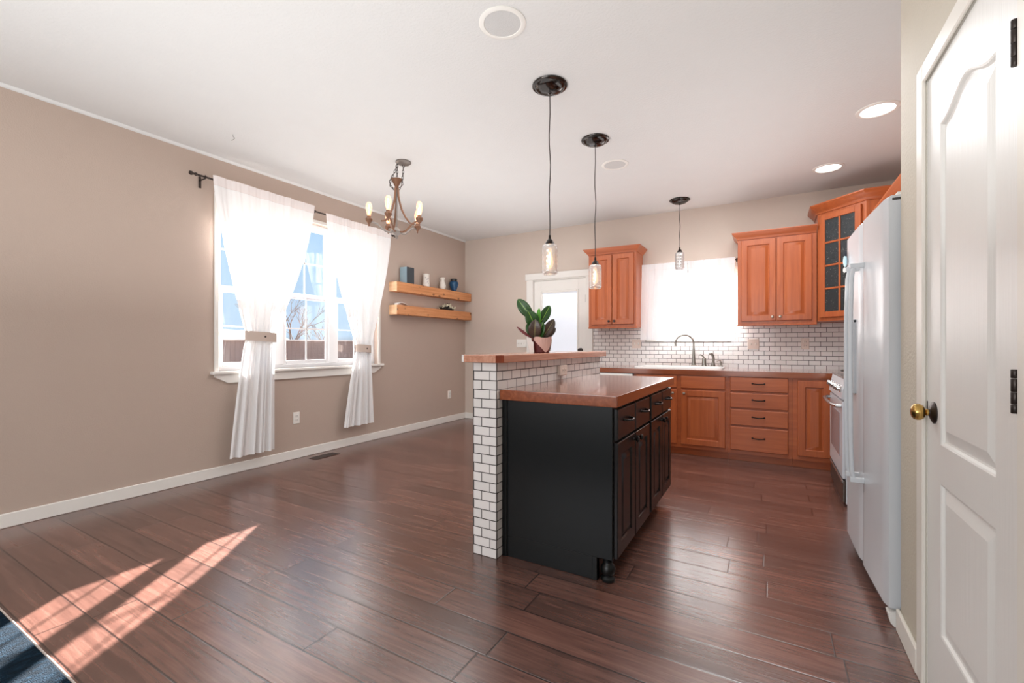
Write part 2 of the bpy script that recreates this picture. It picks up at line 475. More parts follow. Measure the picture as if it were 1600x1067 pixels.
# ------------------------------------------------------------------ room shell
MB().box(LX - WT, KX + WT, FY - WT, BY + WT, -.06, 0).build('floor', 'floor_planks', kind=S)
MB().box(LX - WT, KX + WT, FY - WT, BY + WT, CZ, CZ + .12).build('ceiling', 'ceiling_white', kind=S)
wy0, wy1, wz0, wz1 = 2.07, 3.87, .905, 2.395          # dining window opening
m = MB()
m.box(LX - WT, LX, FY - WT, wy0, 0, CZ).box(LX - WT, LX, wy1, BY + WT, 0, CZ).box(LX - WT, LX, wy0, wy1, 0, wz0).box(LX - WT, LX, wy0, wy1, wz1, CZ)
m.build('wall_left', 'wall_taupe', kind=S, flat=True)
dx0, dx1, dz1 = -2.925, -2.115, 2.045                 # back door opening
kx0, kx1, kz0, kz1 = -1.31, -.405, 1.20, 2.03         # kitchen window opening
m = MB()
m.box(LX, dx0, BY, BY + WT, 0, CZ).box(dx0, dx1, BY, BY + WT, dz1, CZ).box(dx1, kx0, BY, BY + WT, 0, CZ)
m.box(kx0, kx1, BY, BY + WT, 0, kz0).box(kx0, kx1, BY, BY + WT, kz1, CZ).box(kx1, KX + WT, BY, BY + WT, 0, CZ)
m.build('wall_back', 'wall_beige', kind=S, flat=True)
py0, py1, pz1 = 1.310, 1.957, 1.998                   # pantry door opening
m = MB()
m.box(RX, RX + .12, FY, py0, 0, CZ).box(RX, RX + .12, py0, py1, pz1, CZ).box(RX, RX + .12, py1, 2.29, 0, CZ)
m.box(RX + .12, KX, 2.20, 2.29, 0, CZ)
m.build('wall_right', 'wall_pantry', kind=S, flat=True)
MB().box(KX, KX + WT, FY, BY, 0, CZ).build('wall_kitchen_right', 'wall_beige', kind=S, flat=True)
# wall behind the camera, with a wide living room window
m = MB()
m.box(LX, -3.6, FY - WT, FY, 0, CZ).box(0.0, KX, FY - WT, FY, 0, CZ).box(-3.6, 0.0, FY - WT, FY, 0, .5).box(-3.6, 0.0, FY - WT, FY, 2.3, CZ)
m.build('wall_front', 'wall_beige', kind=S, flat=True)
wf = MB(); 
for a, b in ((-3.6, -3.54), (-2.43, -2.37), (-1.23, -1.17), (-.06, 0)): wf.box(a, b, FY - .1, FY - .04, .5, 2.3)
wf.box(-3.6, 0, FY - .1, FY - .04, .5, .56).box(-3.6, 0, FY - .1, FY - .04, 2.24, 2.3)
w3 = thing('window_3', (-1.8, FY - .07, .5), kind=S)
wf.build('window_frame', 'window_vinyl', w3)
MB().box(-3.55, -.05, FY - .072, FY - .068, .55, 2.25).build('pane', 'pane', w3)

def baseboard(name, x0, x1, y0, y1, mat='trim_white'):
    MB().box(x0, x1, y0, y1, 0, .088, .004).build(name, mat, kind=S)
baseboard('baseboard_left', LX, LX + .016, FY, BY)
baseboard('baseboard_back', LX + .016, -3.02, BY - .016, BY)
m = MB(); m.box(RX - .014, RX, 2.022, 2.30, 0, .088, .004).box(RX - .014, RX, FY, 1.221, 0, .088, .004)
m.build('baseboard_right', 'trim_cream', kind=S)
# added strip shaped to mimic the sun-bounce glow where left wall meets ceiling
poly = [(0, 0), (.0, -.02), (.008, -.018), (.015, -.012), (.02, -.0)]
MB().prism(poly, lambda p: Vector((LX + p[0], FY, CZ + p[1])), lambda p: Vector((LX + p[0], BY, CZ + p[1]))).build('ceiling_glow_strip', 'ceiling_white', kind=S)

# dining window: drywall returns, three double hung units, stool and apron
w1 = thing('window_1', (LX - .07, (wy0 + wy1) / 2, wz0), kind=S)
XF = LX - .055        # frame face
def ring(m, x0, x1, y0, y1, z0, z1, t):
    m.box(x0, x1, y0, y0 + t, z0, z1, .003).box(x0, x1, y1 - t, y1, z0, z1, .003).box(x0, x1, y0 + t, y1 - t, z0, z0 + t, .003).box(x0, x1, y0 + t, y1 - t, z1 - t, z1, .003)
m = MB(); ring(m, XF - .07, XF, wy0, wy1, wz0, wz1, .035)
m.box(XF - .07, XF + .004, 2.612, 2.700, wz0 + .03, wz1 - .03, .003).box(XF - .07, XF + .004, 3.225, 3.315, wz0 + .03, wz1 - .03, .003)
m.build('window_frame', 'window_vinyl', w1)
for a, b in ((wy0 + .03, 2.614), (2.698, 3.227), (3.313, wy1 - .03)):
    lo = MB(); ring(lo, XF - .032, XF - .008, a, b, wz0 + .035, 1.655, .036); lo = lo.build('lower_sash', 'window_vinyl', w1)
    up = MB(); ring(up, XF - .060, XF - .036, a, b, 1.600, wz1 - .035, .034); up = up.build('upper_sash', 'window_vinyl', w1)
    for sash, xx, z0, z1 in ((lo, XF - .02, wz0 + .07, 1.62), (up, XF - .048, 1.634, wz1 - .07)):
        c = (a + b) / 2; zc = (z0 + z1) / 2
        MB().box(xx - .003, xx + .003, c - .007, c + .007, z0, z1).box(xx - .003, xx + .003, a + .03, b - .03, zc - .007, zc + .007).build('muntin', 'window_vinyl', sash)
        MB().box(xx - .006, xx - .0045, a + .03, b - .03, z0 - .004, z1 + .004).build('pane', 'pane', sash)
MB().box(LX - .055, LX + .05, 2.005, 3.935, wz0 - .028, wz0, .006).build('window_sill', 'trim_white', w1)
poly = [(2.035, wz0 - .028), (3.905, wz0 - .028), (3.905, wz0 - .05), (3.80, wz0 - .105), (2.14, wz0 - .105), (2.035, wz0 - .05)]
MB().prism(poly, lambda p: Vector((LX, p[0], p[1])), lambda p: Vector((LX + .02, p[0], p[1]))).build('window_apron', 'trim_white', w1)
m = MB(); m.box(LX - .001, LX + .014, 2.035, 2.07, wz0, wz1 + .035, .003).box(LX - .001, LX + .014, 3.87, 3.905, wz0, wz1 + .035, .003).box(LX - .001, LX + .014, 2.07, 3.87, wz1, wz1 + .035, .003)
m.build('window_casing', 'trim_white', w1)

# kitchen window
w2 = thing('window_2', ((kx0 + kx1) / 2, BY + .07, kz0), kind=S)
m = MB()
for a, b in ((kx0, kx0 + .04), (kx1 - .04, kx1), (-.88, -.83)): m.box(a, b, BY + .05, BY + .11, kz0, kz1)
m.box(kx0, kx1, BY + .05, BY + .11, kz0, kz0 + .04).box(kx0, kx1, BY + .05, BY + .11, kz1 - .04, kz1)
m.build('window_frame', 'window_vinyl', w2)
MB().box(kx0 + .03, kx1 - .03, BY + .078, BY + .084, kz0 + .03, kz1 - .03).build('pane', 'pane', w2)
MB().box(kx0 - .02, kx1 + .02, BY - .035, BY + .05, kz0 - .03, kz0, .005).build('window_sill', 'trim_white', w2)

# back door (half hidden behind the bar)
d1 = thing('door_1', (-2.52, BY, 0), kind=S)
m = MB()
m.box(-3.015, dx0 + .012, BY - .02, BY, 0, 2.05, .004).box(dx1 - .012, -2.028, BY - .02, BY, 0, 2.05, .004)
m.box(-3.035, -2.008, BY - .026, BY, 2.045, 2.138, .006)
m.box(dx0, dx0 + .014, BY, BY + .1, 0, dz1).box(dx1 - .014, dx1, BY, BY + .1, 0, dz1).box(dx0, dx1, BY, BY + .1, dz1 - .014, dz1)
m.build('door_casing', 'trim_white', d1)
dm = MB(); sx0, sx1 = dx0 + .018, dx1 - .018
Md = frame((sx0, BY + .012, .01), (1, 0, 0)); dw, dh = sx1 - sx0, dz1 - .03
gl = (.112, dw - .112, .22, 1.855)
dm.box(sx0, sx0 + .11, BY + .012, BY + .055, .01, dz1 - .018, .002).box(sx1 - .11, sx1, BY + .012, BY + .055, .01, dz1 - .018, .002)
dm.box(sx0 + .11, sx1 - .11, BY + .012, BY + .055, .01, .235, .002).box(sx0 + .11, sx1 - .11, BY + .012, BY + .055, 1.875, dz1 - .018, .002)
slabo = dm.build('door_slab', 'trim_white', d1)
lf = MB()
for a, b, c, d in ((.10, .128, .22, 1.885), (dw - .128, dw - .10, .22, 1.885), (.128, dw - .128, .22, .248), (.128, dw - .128, 1.857, 1.885)):
    lf.box(sx0 + a, sx0 + b, BY + .002, BY + .05, c, d, .006)
lf.build('lite_frame', 'trim_white', d1)
MB().box(sx0 + .12, sx1 - .12, BY + .036, BY + .040, .24, 1.865).build('pane', 'pane', d1)
bl = MB(); z = .27
while z < 1.84:
    bl.box(sx0 + .13, sx1 - .13, -.009, .009, -.0008, .0008, 0, 1, Matrix.Translation((0, BY + .024, z)) @ Matrix.Rotation(math.radians(-76), 4, 'X')); z += .0165
bl.box(sx0 + .128, sx1 - .128, BY + .014, BY + .034, 1.835, 1.857)
bl.build('blind', 'blind_white', d1, label='closed white horizontal blind', flat=True)
kn = MB(); A = axis_to((0, -1, 0))
kn.lathe([(.03, 0), (.03, .006), (.011, .012), (.011, .035), (.024, .045), (.027, .058), (.02, .068), (.004, .07)], (sx1 - .07, BY + .012, 1.06), 18, A)
kn.build('door_knob', 'oil_bronze', d1)
hg = MB(); hg.box(sx1 - .002, sx1 + .014, BY - .004, BY + .012, 1.70, 1.80, .002); hg.build('hinge', 'oil_bronze', d1)

# pantry door in the near right wall
d2 = thing('door_2', (RX, (py0 + py1) / 2, 0), kind=S)
m = MB(); cx0 = RX - .012
m.box(cx0, RX, py1 - .005, 2.021, 0, pz1 + .056, .004).box(cx0, RX, 1.222, 1.299, 0, pz1 + .056, .004).box(cx0, RX, 1.299, py1 - .005, pz1 - .005, pz1 + .056, .004)
m.build('door_casing', 'trim_cream', d2)
m = MB(); m.box(RX, RX + .12, py1 - .004, py1 + .0, 0, pz1).box(RX, RX + .12, py0, py0 + .004, 0, pz1).box(RX, RX + .12, py0, py1, pz1 - .004, pz1)
m.box(RX + .052, RX + .066, py1 - .014, py1 - .004, 0, pz1 - .004).box(RX + .052, RX + .066, py0 + .004, py0 + .014, 0, pz1 - .004)
m.build('door_jamb', 'trim_cream', d2)
XD = RX + .002
Mp = frame((XD + .035, py1 - .006, .012), (0, -1, 0)); pw = py1 - py0 - .012; ph = pz1 - .02; pt = .035
def arch_loop(k, n, u0, u1, v0, v1, rise):
    P = [(u0 + k, v0 + k), (u1 - k, v0 + k)]
    N = 48
    for i in range(N + 1):
        t = 1 - i / N
        P.append((lerp(u0 + k, u1 - k, t), v1 - k + rise * (.5 - .5 * math.cos(2 * PI * t)) ** 1.3))
    return [Mp @ Vector((a, b, n)) for a, b in P]
m = MB()
st = .124; panels = [(st, pw - st, .235, .698, 0.0), (st, pw - st, .815, 1.790, .050)]
# skin of the slab built as strips round the two panels
def quad(m, u0, u1, v0, v1): m.grid([[Mp @ Vector((u0, v0, pt)), Mp @ Vector((u1, v0, pt))], [Mp @ Vector((u0, v1, pt)), Mp @ Vector((u1, v1, pt))]])
quad(m, 0, st, 0, ph); quad(m, pw - st, pw, 0, ph); quad(m, st, pw - st, 0, .235); quad(m, st, pw - st, .698, .815)
top = arch_loop(0, pt, *panels[1]); arc = top[2:]
for a, b in zip(arc, arc[1:]):
    ua, ub = Mp.inverted() @ a, Mp.inverted() @ b
    m.grid([[a, b], [Mp @ Vector((ua.x, ph, pt)), Mp @ Vector((ub.x, ph, pt))]])
m.rects(Mp, [(0, pw, 0, ph, 0), (0, pw, 0, ph, pt)], True, False)
for u0, u1, v0, v1, rise in panels:
    rings = [arch_loop(k, n, u0, u1, v0, v1, rise) for k, n in ((0, pt), (.005, pt - .002), (.009, pt - .009), (.014, pt - .010), (.019, pt - .009), (.045, pt - .002), (.049, pt - .001))]
    m.loft(rings, False, True)
bmesh.ops.remove_doubles(m.bm, verts=m.bm.verts[:], dist=1e-5)
def pdoor_mat():
    k = NT('pantry_paint'); p = k.pos()
    g = k.noise(k.mapv(p, (90, 90, 3)), 1, 4, .6, .4)
    k.pbsdf(srgb(224, 222, 217), .36, 0, k.bump(g, .3, .003)); return k.done('pantry_paint')
pdoor_mat()
m.build('door_slab', 'pantry_paint', d2, flat=True)
ky, kz = 1.884, .917; A = axis_to((-1, 0, 0))
MB().lathe([(.034, 0), (.034, .003), (.022, .009), (.012, .012), (.011, .014)], (XD, ky, kz), 28, A).build('knob_rose', 'oil_bronze', d2, label='dark bronze rose plate')
MB().lathe([(.0085, .012), (.0085, .016), (.011, .017), (.011, .019), (.0085, .020), (.010, .022), (.020, .026), (.0255, .034), (.0265, .041), (.024, .049), (.016, .055), (.006, .057)], (XD, ky, kz), 28, A).build('door_knob', 'brass', d2, label='round brass knob')
MB().box(XD - .002, XD + .03, py1 - .0055, py1 - .003, kz + .004, kz + .03).build('latch_plate', 'oil_bronze', d2)
for z0, z1 in ((1.70, 1.795), (.990, 1.080), (.18, .275)):
    h = MB(); zz = z0; hz = (z1 - z0)
    for i, fr in enumerate((.18, .24, .24, .18)):
        pass
    for a, b in ((0, .2), (.21, .48), (.49, .79), (.80, 1)):
        h.lathe([(.0055, 0), (.0062, .001), (.0062, (b - a) * hz - .001), (.0055, (b - a) * hz)], (RX - .0115, py0 - .003, z0 + a * hz), 12)
    h.build('hinge', 'oil_bronze', d2, label='dark bronze hinge')

# backsplash tile (back wall and range wall)
m = MB()
m.box(-2.022, kx0 - .02, BY - .008, BY, .83, 1.35).box(kx0 - .02, kx1 + .02, BY - .008, BY, .83, kz0 - .03).box(kx1 + .02, KX, BY - .008, BY, .83, 1.40)
m.box(KX - .008, KX, 3.3, BY - .008, .83, 1.6)
m.build('trim_2', 'tile_splash', kind=S, flat=True)

# ------------------------------------------------------------------ island
IX0, IX1, IY0, IY1 = -1.25, -.645, 2.065, 3.40
isl = thing('kitchen_island', (-.95, 2.73, 0), 'black kitchen island cabinet with drawers and doors under a wood top', 'cabinet')
m = MB()
m.box(IX0 + .002, IX1, IY0, IY1, .11, .838, .003).box(IX0 + .002, IX1 - .075, IY0 + .0, IY1 - .02, .0, .112, .002)
m.box(IX0 + .002, IX0 + .03, IY0 - .008, IY0 + .004, 0, .838, .002)
m.build('cabinet_body', 'island_black', isl)
XFACE = IX1
cols = [(2.085, 2.395), (2.410, 2.728), (2.775, 3.078), (3.090, 3.388)]
def pull(m, Mx, uc, vc, L=.048, d=.028, r=.0055):
    pts = [(-L, 0), (-L * .97, d * .45), (-L * .75, d * .85), (-L * .35, d), (0, d * 1.04), (L * .35, d), (L * .75, d * .85), (L * .97, d * .45), (L, 0)]
    m.tube([Mx @ Vector((uc + a, vc - .004 * (1 - abs(a) / L), b)) for a, b in pts], [r * 1.1, r, r * .9, r, r * 1.25, r, r * .9, r, r * 1.1], 10)
    for s_ in (-1, 1): m.lathe([(.008, 0), (.008, .003), (.005, .006)], Mx @ Vector((uc + s_ * L, vc, 0)), 12, Mx.to_3x3())
def knob(m, Mx, u, v, r=.015):
    m.lathe([(r * .55, 0), (r * .42, .008), (r * .5, .014), (r, .019), (r * 1.05, .025), (r * .8, .031), (r * .2, .033)], Mx @ Vector((u, v, 0)), 16, Mx.to_3x3())
for i, (a, b) in enumerate(cols):
    Mx = frame((XFACE, a, .676), (0, 1, 0)); wd = b - a
    d = MB().slab(Mx, wd, .835 - .676 - .012, .02, None, .006).build('drawer', 'island_espresso', isl)
    Mo = frame((XFACE + .02, a, .676), (0, 1, 0)); p = MB(); pull(p, Mo, wd / 2, .085); p.build('drawer_pull', 'pull_black', d)
    Mx = frame((XFACE, a, .115), (0, 1, 0))
    d = MB().slab(Mx, wd, .664 - .115, .02, .06, .005).build('door', 'island_espresso', isl)
    Mo = frame((XFACE + .02, a, .115), (0, 1, 0)); p = MB(); knob(p, Mo, wd - .03 if i % 2 == 0 else .03, .52); p.build('knob', 'pull_black', d)
MB().lathe([(.030, 0), (.034, .006), (.034, .016), (.029, .022), (.024, .026), (.024, .032), (.030, .037), (.034, .048), (.035, .060), (.031, .074), (.022, .085), (.020, .09), (.024, .094), (.024, .10), (.020, .104), (.020, .112)], (-.676, 2.094, 0), 24).build('bun_foot', 'island_black', isl, label='turned black bun foot')
MB().box(IX1 - .10, IX1 - .075, IY0 - .004, IY0 + .03, 0, .112, .002).build('foot_block', 'island_black', isl)
# thick wood worktop on the island
m = MB(); m.box(IX0 + .001, -.613, 2.03, 3.44, .839, .893, .004, 2)
m.build('island_countertop', 'counter_wood_y', label='glossy brown wood worktop lying on the black island', cat='countertop')
# tiled half wall
hw = thing('half_wall', (-1.325, 2.83, 0), 'half wall covered in white subway tile with dark grout beside the island', 'half wall')
MB().box(-1.400, -1.252, 2.005, 3.66, 0, 1.034).build('tile_facing', 'tile_bar', hw, flat=True)
g = MB()
for x_ in (-1.4005, -1.2525):
    g.box(x_ - .001, x_ + .0022, 2.0035, 2.0065, 0, 1.034)
g.build('corner_edging', 'slot_dark', hw, flat=True)
# raised bar top with clipped corners
poly = [(-1.440, 1.972), (-1.236, 1.972), (-1.206, 2.004), (-1.206, 3.69), (-1.485, 3.69), (-1.485, 2.017)]
bar = thing('bar_top', (-1.34, 2.83, 1.035), 'raised pinkish wood bar top with clipped corners on the tiled half wall', 'bar top')
def inset(poly, k):
    c = Vector((sum(p[0] for p in poly) / len(poly), sum(p[1] for p in poly) / len(poly)))
    return [(p[0] - k * (1 if p[0] > c.x else -1), p[1] - k * (1 if p[1] > c.y else -1)) for p in poly]
m = MB(); m.wn = True
m.loft([[Vector((*p, 1.036)) for p in inset(poly, .003)], [Vector((*p, 1.039)) for p in poly], [Vector((*p, 1.074)) for p in poly], [Vector((*p, 1.078)) for p in inset(poly, .004)]])
m.build('bar_board', 'bar_wood', bar)
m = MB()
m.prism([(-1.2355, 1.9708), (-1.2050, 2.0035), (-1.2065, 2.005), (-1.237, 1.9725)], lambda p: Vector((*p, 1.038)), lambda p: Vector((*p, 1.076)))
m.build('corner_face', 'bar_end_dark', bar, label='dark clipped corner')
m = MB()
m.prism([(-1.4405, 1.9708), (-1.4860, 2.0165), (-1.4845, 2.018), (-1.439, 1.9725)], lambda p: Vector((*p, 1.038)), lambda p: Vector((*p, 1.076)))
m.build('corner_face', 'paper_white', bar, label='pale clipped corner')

# ------------------------------------------------------------------ outlets and switches
def plate(name, c, n, label, cat, mat='plastic_white', gangs=1, sw=False, horiz=False, w_=.07, h_=.115, group=None):
    c = Vector(c); n = Vector(n); u = Vector((0, 0, 1)).cross(n).normalized()
    Mx = frame(c, u)
    r = thing(name, c, label, cat, group)
    W, H = (w_ + (gangs - 1) * .046, h_)
    if horiz: W, H = H, W
    MB().rects(Mx, [(-W / 2, W / 2, -H / 2, H / 2, 0), (-W / 2, W / 2, -H / 2, H / 2, .003), (-W / 2 + .004, W / 2 - .004, -H / 2 + .004, H / 2 - .004, .006)]).build('wall_plate', mat, r)
    for g_ in range(gangs):
        uc = (g_ - (gangs - 1) / 2) * .046
        if sw:
            MB().rects(Mx, [(uc - .006, uc + .006, -.013, .013, .006), (uc - .004, uc + .004, -.002, .010, .014)]).build('switch_toggle', 'plastic_white', r)
        else:
            for s_ in (-1, 1):
                a, b = (0, s_ * .02) if not horiz else (s_ * .02, 0)
                so_ = MB().rects(Mx, [(uc + a - .016, uc + a + .016, b - .014, b + .014, .006), (uc + a - .014, uc + a + .014, b - .012, b + .012, .0085)]).build('socket', mat, r)
                q = MB()
                for t in (-.006, .006): q.rects(Mx, [(uc + a + t - .0014, uc + a + t + .0014, b - .005, b + .005, .0083), (uc + a + t - .0014, uc + a + t + .0014, b - .005, b + .005, .0092)])
                q.build('slot', 'slot_dark', so_)
    return r
plate('wall_outlet', (LX, 2.80, .402), (1, 0, 0), 'white outlet low on the taupe wall below the dining window', 'outlet')
plate('wall_outlet', (LX, 5.262, .40), (1, 0, 0), 'white outlet low on the taupe wall near the room corner, below the shelves', 'outlet')
plate('wall_outlet', (-1.232, 2.835, .958), (1, 0, 0), 'outlet set into the white tiles of the half wall below the bar top', 'outlet', 'plastic_almond', horiz=True)
hwo = [o for o in COL.objects if o.get('label', '').startswith('outlet set into the white tiles')][0]
MB().box(-1.2515, -1.2325, 2.781, 2.889, .926, .990, .002).build('outlet_box', 'plastic_almond', hwo)
plate('light_switch', (-3.105, BY, 1.153), (0, -1, 0), 'white three toggle light switch left of the back door', 'switch', gangs=3, sw=True)
plate('light_switch', (-1.455, BY - .008, 1.146), (0, -1, 0), 'almond switch plate on the tile under the narrow wall cabinet', 'switch', 'plastic_almond', gangs=2, sw=True)
plate('light_switch', (-.166, BY - .008, 1.14), (0, -1, 0), 'almond two gang switch on the tile right of the sink window', 'switch', 'plastic_almond', gangs=2, sw=True)
plate('wall_outlet', (.317, BY - .008, 1.144), (0, -1, 0), 'almond outlet on the backsplash near the range corner', 'outlet', 'plastic_almond')

# ------------------------------------------------------------------ base cabinets on the back wall
FYc = 4.87
def base_box(name, x0, x1, label, parts):
    r = thing(name, ((x0 + x1) / 2, 5.26, 0), label, 'cabinet', None)
    m = MB()
    if 'sink' in name:
        m.box(x0 + .0005, x1 - .0005, FYc, FYc + .02, .078, .8255).box(x0 + .0005, x0 + .0185, FYc + .02, BY - .01, .078, .8255).box(x1 - .0185, x1 - .0005, FYc + .02, BY - .01, .078, .8255).box(x0 + .0185, x1 - .0185, FYc + .02, BY - .01, .078, .098)
    else: m.box(x0 + .0005, x1 - .0005, FYc, BY - .010, .078, .8255)
    m.box(x0 + .0005, x1 - .0005, FYc + .055, BY - .010, 0, .079)
    m.build('cabinet_body', 'cab_wood_h', r)
    for p in parts:
        kind, a, b, c, d = p[:5]
        Mx = frame((a, FYc, c), (1, 0, 0)); Mo = frame((a, FYc - .02, c), (1, 0, 0)); W, H = b - a, d - c
        if kind == 'drawer' or kind == 'false':
            o = MB().slab(Mx, W, H, .02, None, .007).build('drawer' if kind == 'drawer' else 'drawer_front', 'cab_wood_h', r)
            if kind == 'drawer':
                q = MB(); pull(q, Mo, W / 2, H * .57, .05, .026, .005); q.build('drawer_pull', 'pull_black', o)
        else:
            o = MB().slab(Mx, W, H, .02, .058, .006).build('door', 'cab_wood', r)
            if len(p) > 5:
                q = MB(); knob(q, Mo, p[5], H - .035, .014); q.build('knob', 'pull_pewter', o)
    return r
base_box('sink_cabinet', -1.285, -.362, 'orange wood sink base cabinet with false drawer fronts and two doors',
    [('false', -1.255, -.838, .69, .815), ('false', -.800, -.385, .69, .815), ('door', -1.255, -.838, .115, .672, .38), ('door', -.800, -.385, .115, .672, .035)])
base_box('drawer_cabinet', -.362, .175, 'orange wood base cabinet with a bank of four drawers',
    [('drawer', -.342, .142, .684, .82), ('drawer', -.342, .142, .522, .668), ('drawer', -.342, .142, .356, .506), ('drawer', -.342, .142, .112, .34)])
base_box('corner_cabinet', .175, 1.045, 'orange wood corner base cabinet with one narrow panelled door beside the range', [('door', .214, .47, .118, .805)])
dwr = thing('dishwasher', (-1.60, 5.26, 0), 'white dishwasher under the back counter beside the sink cabinet', 'dishwasher')
MB().box(-1.895, -1.287, FYc + .01, BY - .01, .09, .82, .004).build('dishwasher_body', 'fridge_grey', dwr)
MB().box(-1.892, -1.290, FYc - .03, FYc + .012, .11, .818, .008, 2).build('door', 'fridge_white', dwr)
MB().box(-1.89, -1.29, FYc - .034, FYc - .029, .70, .815, .002).build('control_panel', 'plastic_white', dwr)
p = MB(); p.tube([(-1.86, FYc - .03, .69), (-1.86, FYc - .065, .69), (-1.32, FYc - .065, .69), (-1.32, FYc - .03, .69)], .009); p.build('handle', 'fridge_white', dwr)
MB().box(-1.985, -1.897, FYc + .0, BY - .01, 0, .8255).build('end_panel', 'cab_wood', label='orange wood end panel beside the dishwasher', cat='panel')
# back worktop, with the sink cut out
sk = (-1.335, -.435, 5.03, 5.56)
m = MB(); ct = (-2.0, 1.045, 4.845, BY - .010)
for a, b, c, d in ((ct[0], sk[0] + .02, ct[2], ct[3]), (sk[1] - .02, ct[1], ct[2] + .0, ct[3]), (sk[0] + .02, sk[1] - .02, ct[2], sk[2] + .02), (sk[0] + .02, sk[1] - .02, sk[3] - .02, ct[3])):
    m.box(a, b, c, d, .826, .878)
bmesh.ops.remove_doubles(m.bm, verts=m.bm.verts[:], dist=1e-4)
m.build('kitchen_countertop', 'counter_wood', label='long brown wood worktop along the back wall under the window', cat='countertop')
# drop-in sink
def rrect(x0, x1, y0, y1, r, z, n=6):
    P = []
    for cx, cy, a0 in ((x1 - r, y1 - r, 0), (x0 + r, y1 - r, 90), (x0 + r, y0 + r, 180), (x1 - r, y0 + r, 270)):
        for i in range(n + 1):
            a = math.radians(a0 + 90 * i / n); P.append(Vector((cx + r * math.cos(a), cy + r * math.sin(a), z)))
    return P
sink = thing('kitchen_sink', ((sk[0] + sk[1]) / 2, 5.3, .72), 'white drop-in sink in the back counter below the window', 'sink')
m = MB()
x0, x1, y0, y1 = sk
m.loft([rrect(x0, x1, y0, y1, .06, .8785), rrect(x0 + .001, x1 - .001, y0 + .001, y1 - .001, .06, .886), rrect(x0 + .006, x1 - .006, y0 + .006, y1 - .006, .056, .8905), rrect(x0 + .03, x1 - .03, y0 + .035, y1 - .10, .05, .8915), rrect(x0 + .04, x1 - .04, y0 + .045, y1 - .112, .05, .886), rrect(x0 + .06, x1 - .06, y0 + .06, y1 - .13, .05, .74), rrect(x0 + .12, x1 - .12, y0 + .11, y1 - .18, .05, .725)], False, True)
m.build('basin', 'sink_white', sink)
MB().lathe([(.04, .7255), (.036, .728), (.02, .726), (.005, .727)], ((x0 + x1) / 2, 5.26, 0), 20).build('drain', 'chrome', sink)
zt = .8912
f = thing('kitchen_faucet', (-.765, 5.505, zt), 'tall brushed nickel gooseneck faucet behind the sink', 'faucet')
m = MB(); m.lathe([(.032, zt), (.031, zt + .006), (.024, zt + .012), (.020, zt + .05), (.015, zt + .14), (.0125, zt + .20)], (-.765, 5.505, 0), 20); m.build('faucet_base', 'nickel', f)
pts = []
for i in range(19):
    a = math.radians(0 + 195 * i / 18); R_ = .098
    d_ = -(1 - math.cos(a)) * R_; zz = zt + .255 + math.sin(a) * R_ * 1.0
    pts.append((-.765 + d_ * .95, 5.505 + d_ * .45, zz))
m = MB(); m.tube([(-.765, 5.505, zt + .18), (-.765, 5.505, zt + .225)] + pts, [.012, .0115] + [.011] * 16 + [.012, .0125, .013], 12); m.build('spout', 'nickel', f)
f = thing('soap_dispenser', (-.655, 5.505, zt), 'short brushed nickel dispenser just right of the tall faucet', 'soap dispenser')
m = MB(); m.lathe([(.030, zt), (.029, zt + .006), (.024, zt + .012), (.022, zt + .06), (.020, zt + .085), (.014, zt + .095), (.004, zt + .1)], (-.655, 5.505, 0), 18); m.build('dispenser_body', 'nickel', f)
m = MB(); m.tube([(-.655, 5.505, zt + .09), (-.67, 5.495, zt + .118), (-.69, 5.485, zt + .128), (-.705, 5.477, zt + .124)], [.011, .009, .008, .006], 10); m.build('dispenser_lever', 'nickel', f)
f = thing('side_sprayer', (-.56, 5.505, zt), 'brushed nickel side sprayer standing between the dispenser and the small cap', 'sprayer')
m = MB(); m.lathe([(.026, zt), (.025, zt + .006), (.018, zt + .03), (.014, zt + .05), (.016, zt + .052)], (-.56, 5.505, 0), 18); m.build('sprayer_holder', 'nickel', f)
m = MB(); m.tube([(-.56, 5.505, zt + .045), (-.558, 5.505, zt + .085), (-.562, 5.502, zt + .115), (-.578, 5.495, zt + .138), (-.600, 5.485, zt + .136)], [.013, .0145, .015, .017, .013], 12); m.build('spray_head', 'nickel', f)
f = thing('sink_air_gap', (-.48, 5.505, zt), 'small brushed nickel soap pump at the right end of the sink rim', 'soap pump')
m = MB(); m.lathe([(.022, zt), (.021, zt + .008), (.013, zt + .016), (.012, zt + .04), (.014, zt + .045), (.006, zt + .052)], (-.48, 5.505, 0), 16); m.build('pump_body', 'nickel', f)
m = MB(); m.tube([(-.48, 5.505, zt + .045), (-.485, 5.503, zt + .062), (-.505, 5.495, zt + .066), (-.522, 5.488, zt + .056)], [.008, .008, .006, .005], 8); m.build('pump_spout', 'nickel', f)
f.name = 'soap_pump'

# ------------------------------------------------------------------ wall cabinets
def crown(m, path, z0, h, out):
    """crown moulding swept along a plan path [(x,y)] with outward normals on its right hand side"""
    prof = [(0, 0), (.008, .002), (.010, .014), (.020, .024), (.036, .040), (.050, .058), (.053, .062), (.053, h), (0, h)]
    prof = [(a * out / .053, b * h / .07 if b < h else h) for a, b in prof]
    n = len(path); dirs = []
    for i in range(n - 1):
        d = Vector((path[i + 1][0] - path[i][0], path[i + 1][1] - path[i][1])).normalized(); dirs.append(Vector((d.y, -d.x)))
    rings = []
    for i in range(n):
        if i == 0: nn = dirs[0]
        elif i == n - 1: nn = dirs[-1]
        else:
            nn = (dirs[i - 1] + dirs[i]); nn = nn / nn.dot(dirs[i])
        rings.append([Vector((path[i][0] + nn.x * a, path[i][1] + nn.y * a, z0 + b)) for a, b in prof])
    m.loft(rings, True, True)
UF = 5.335
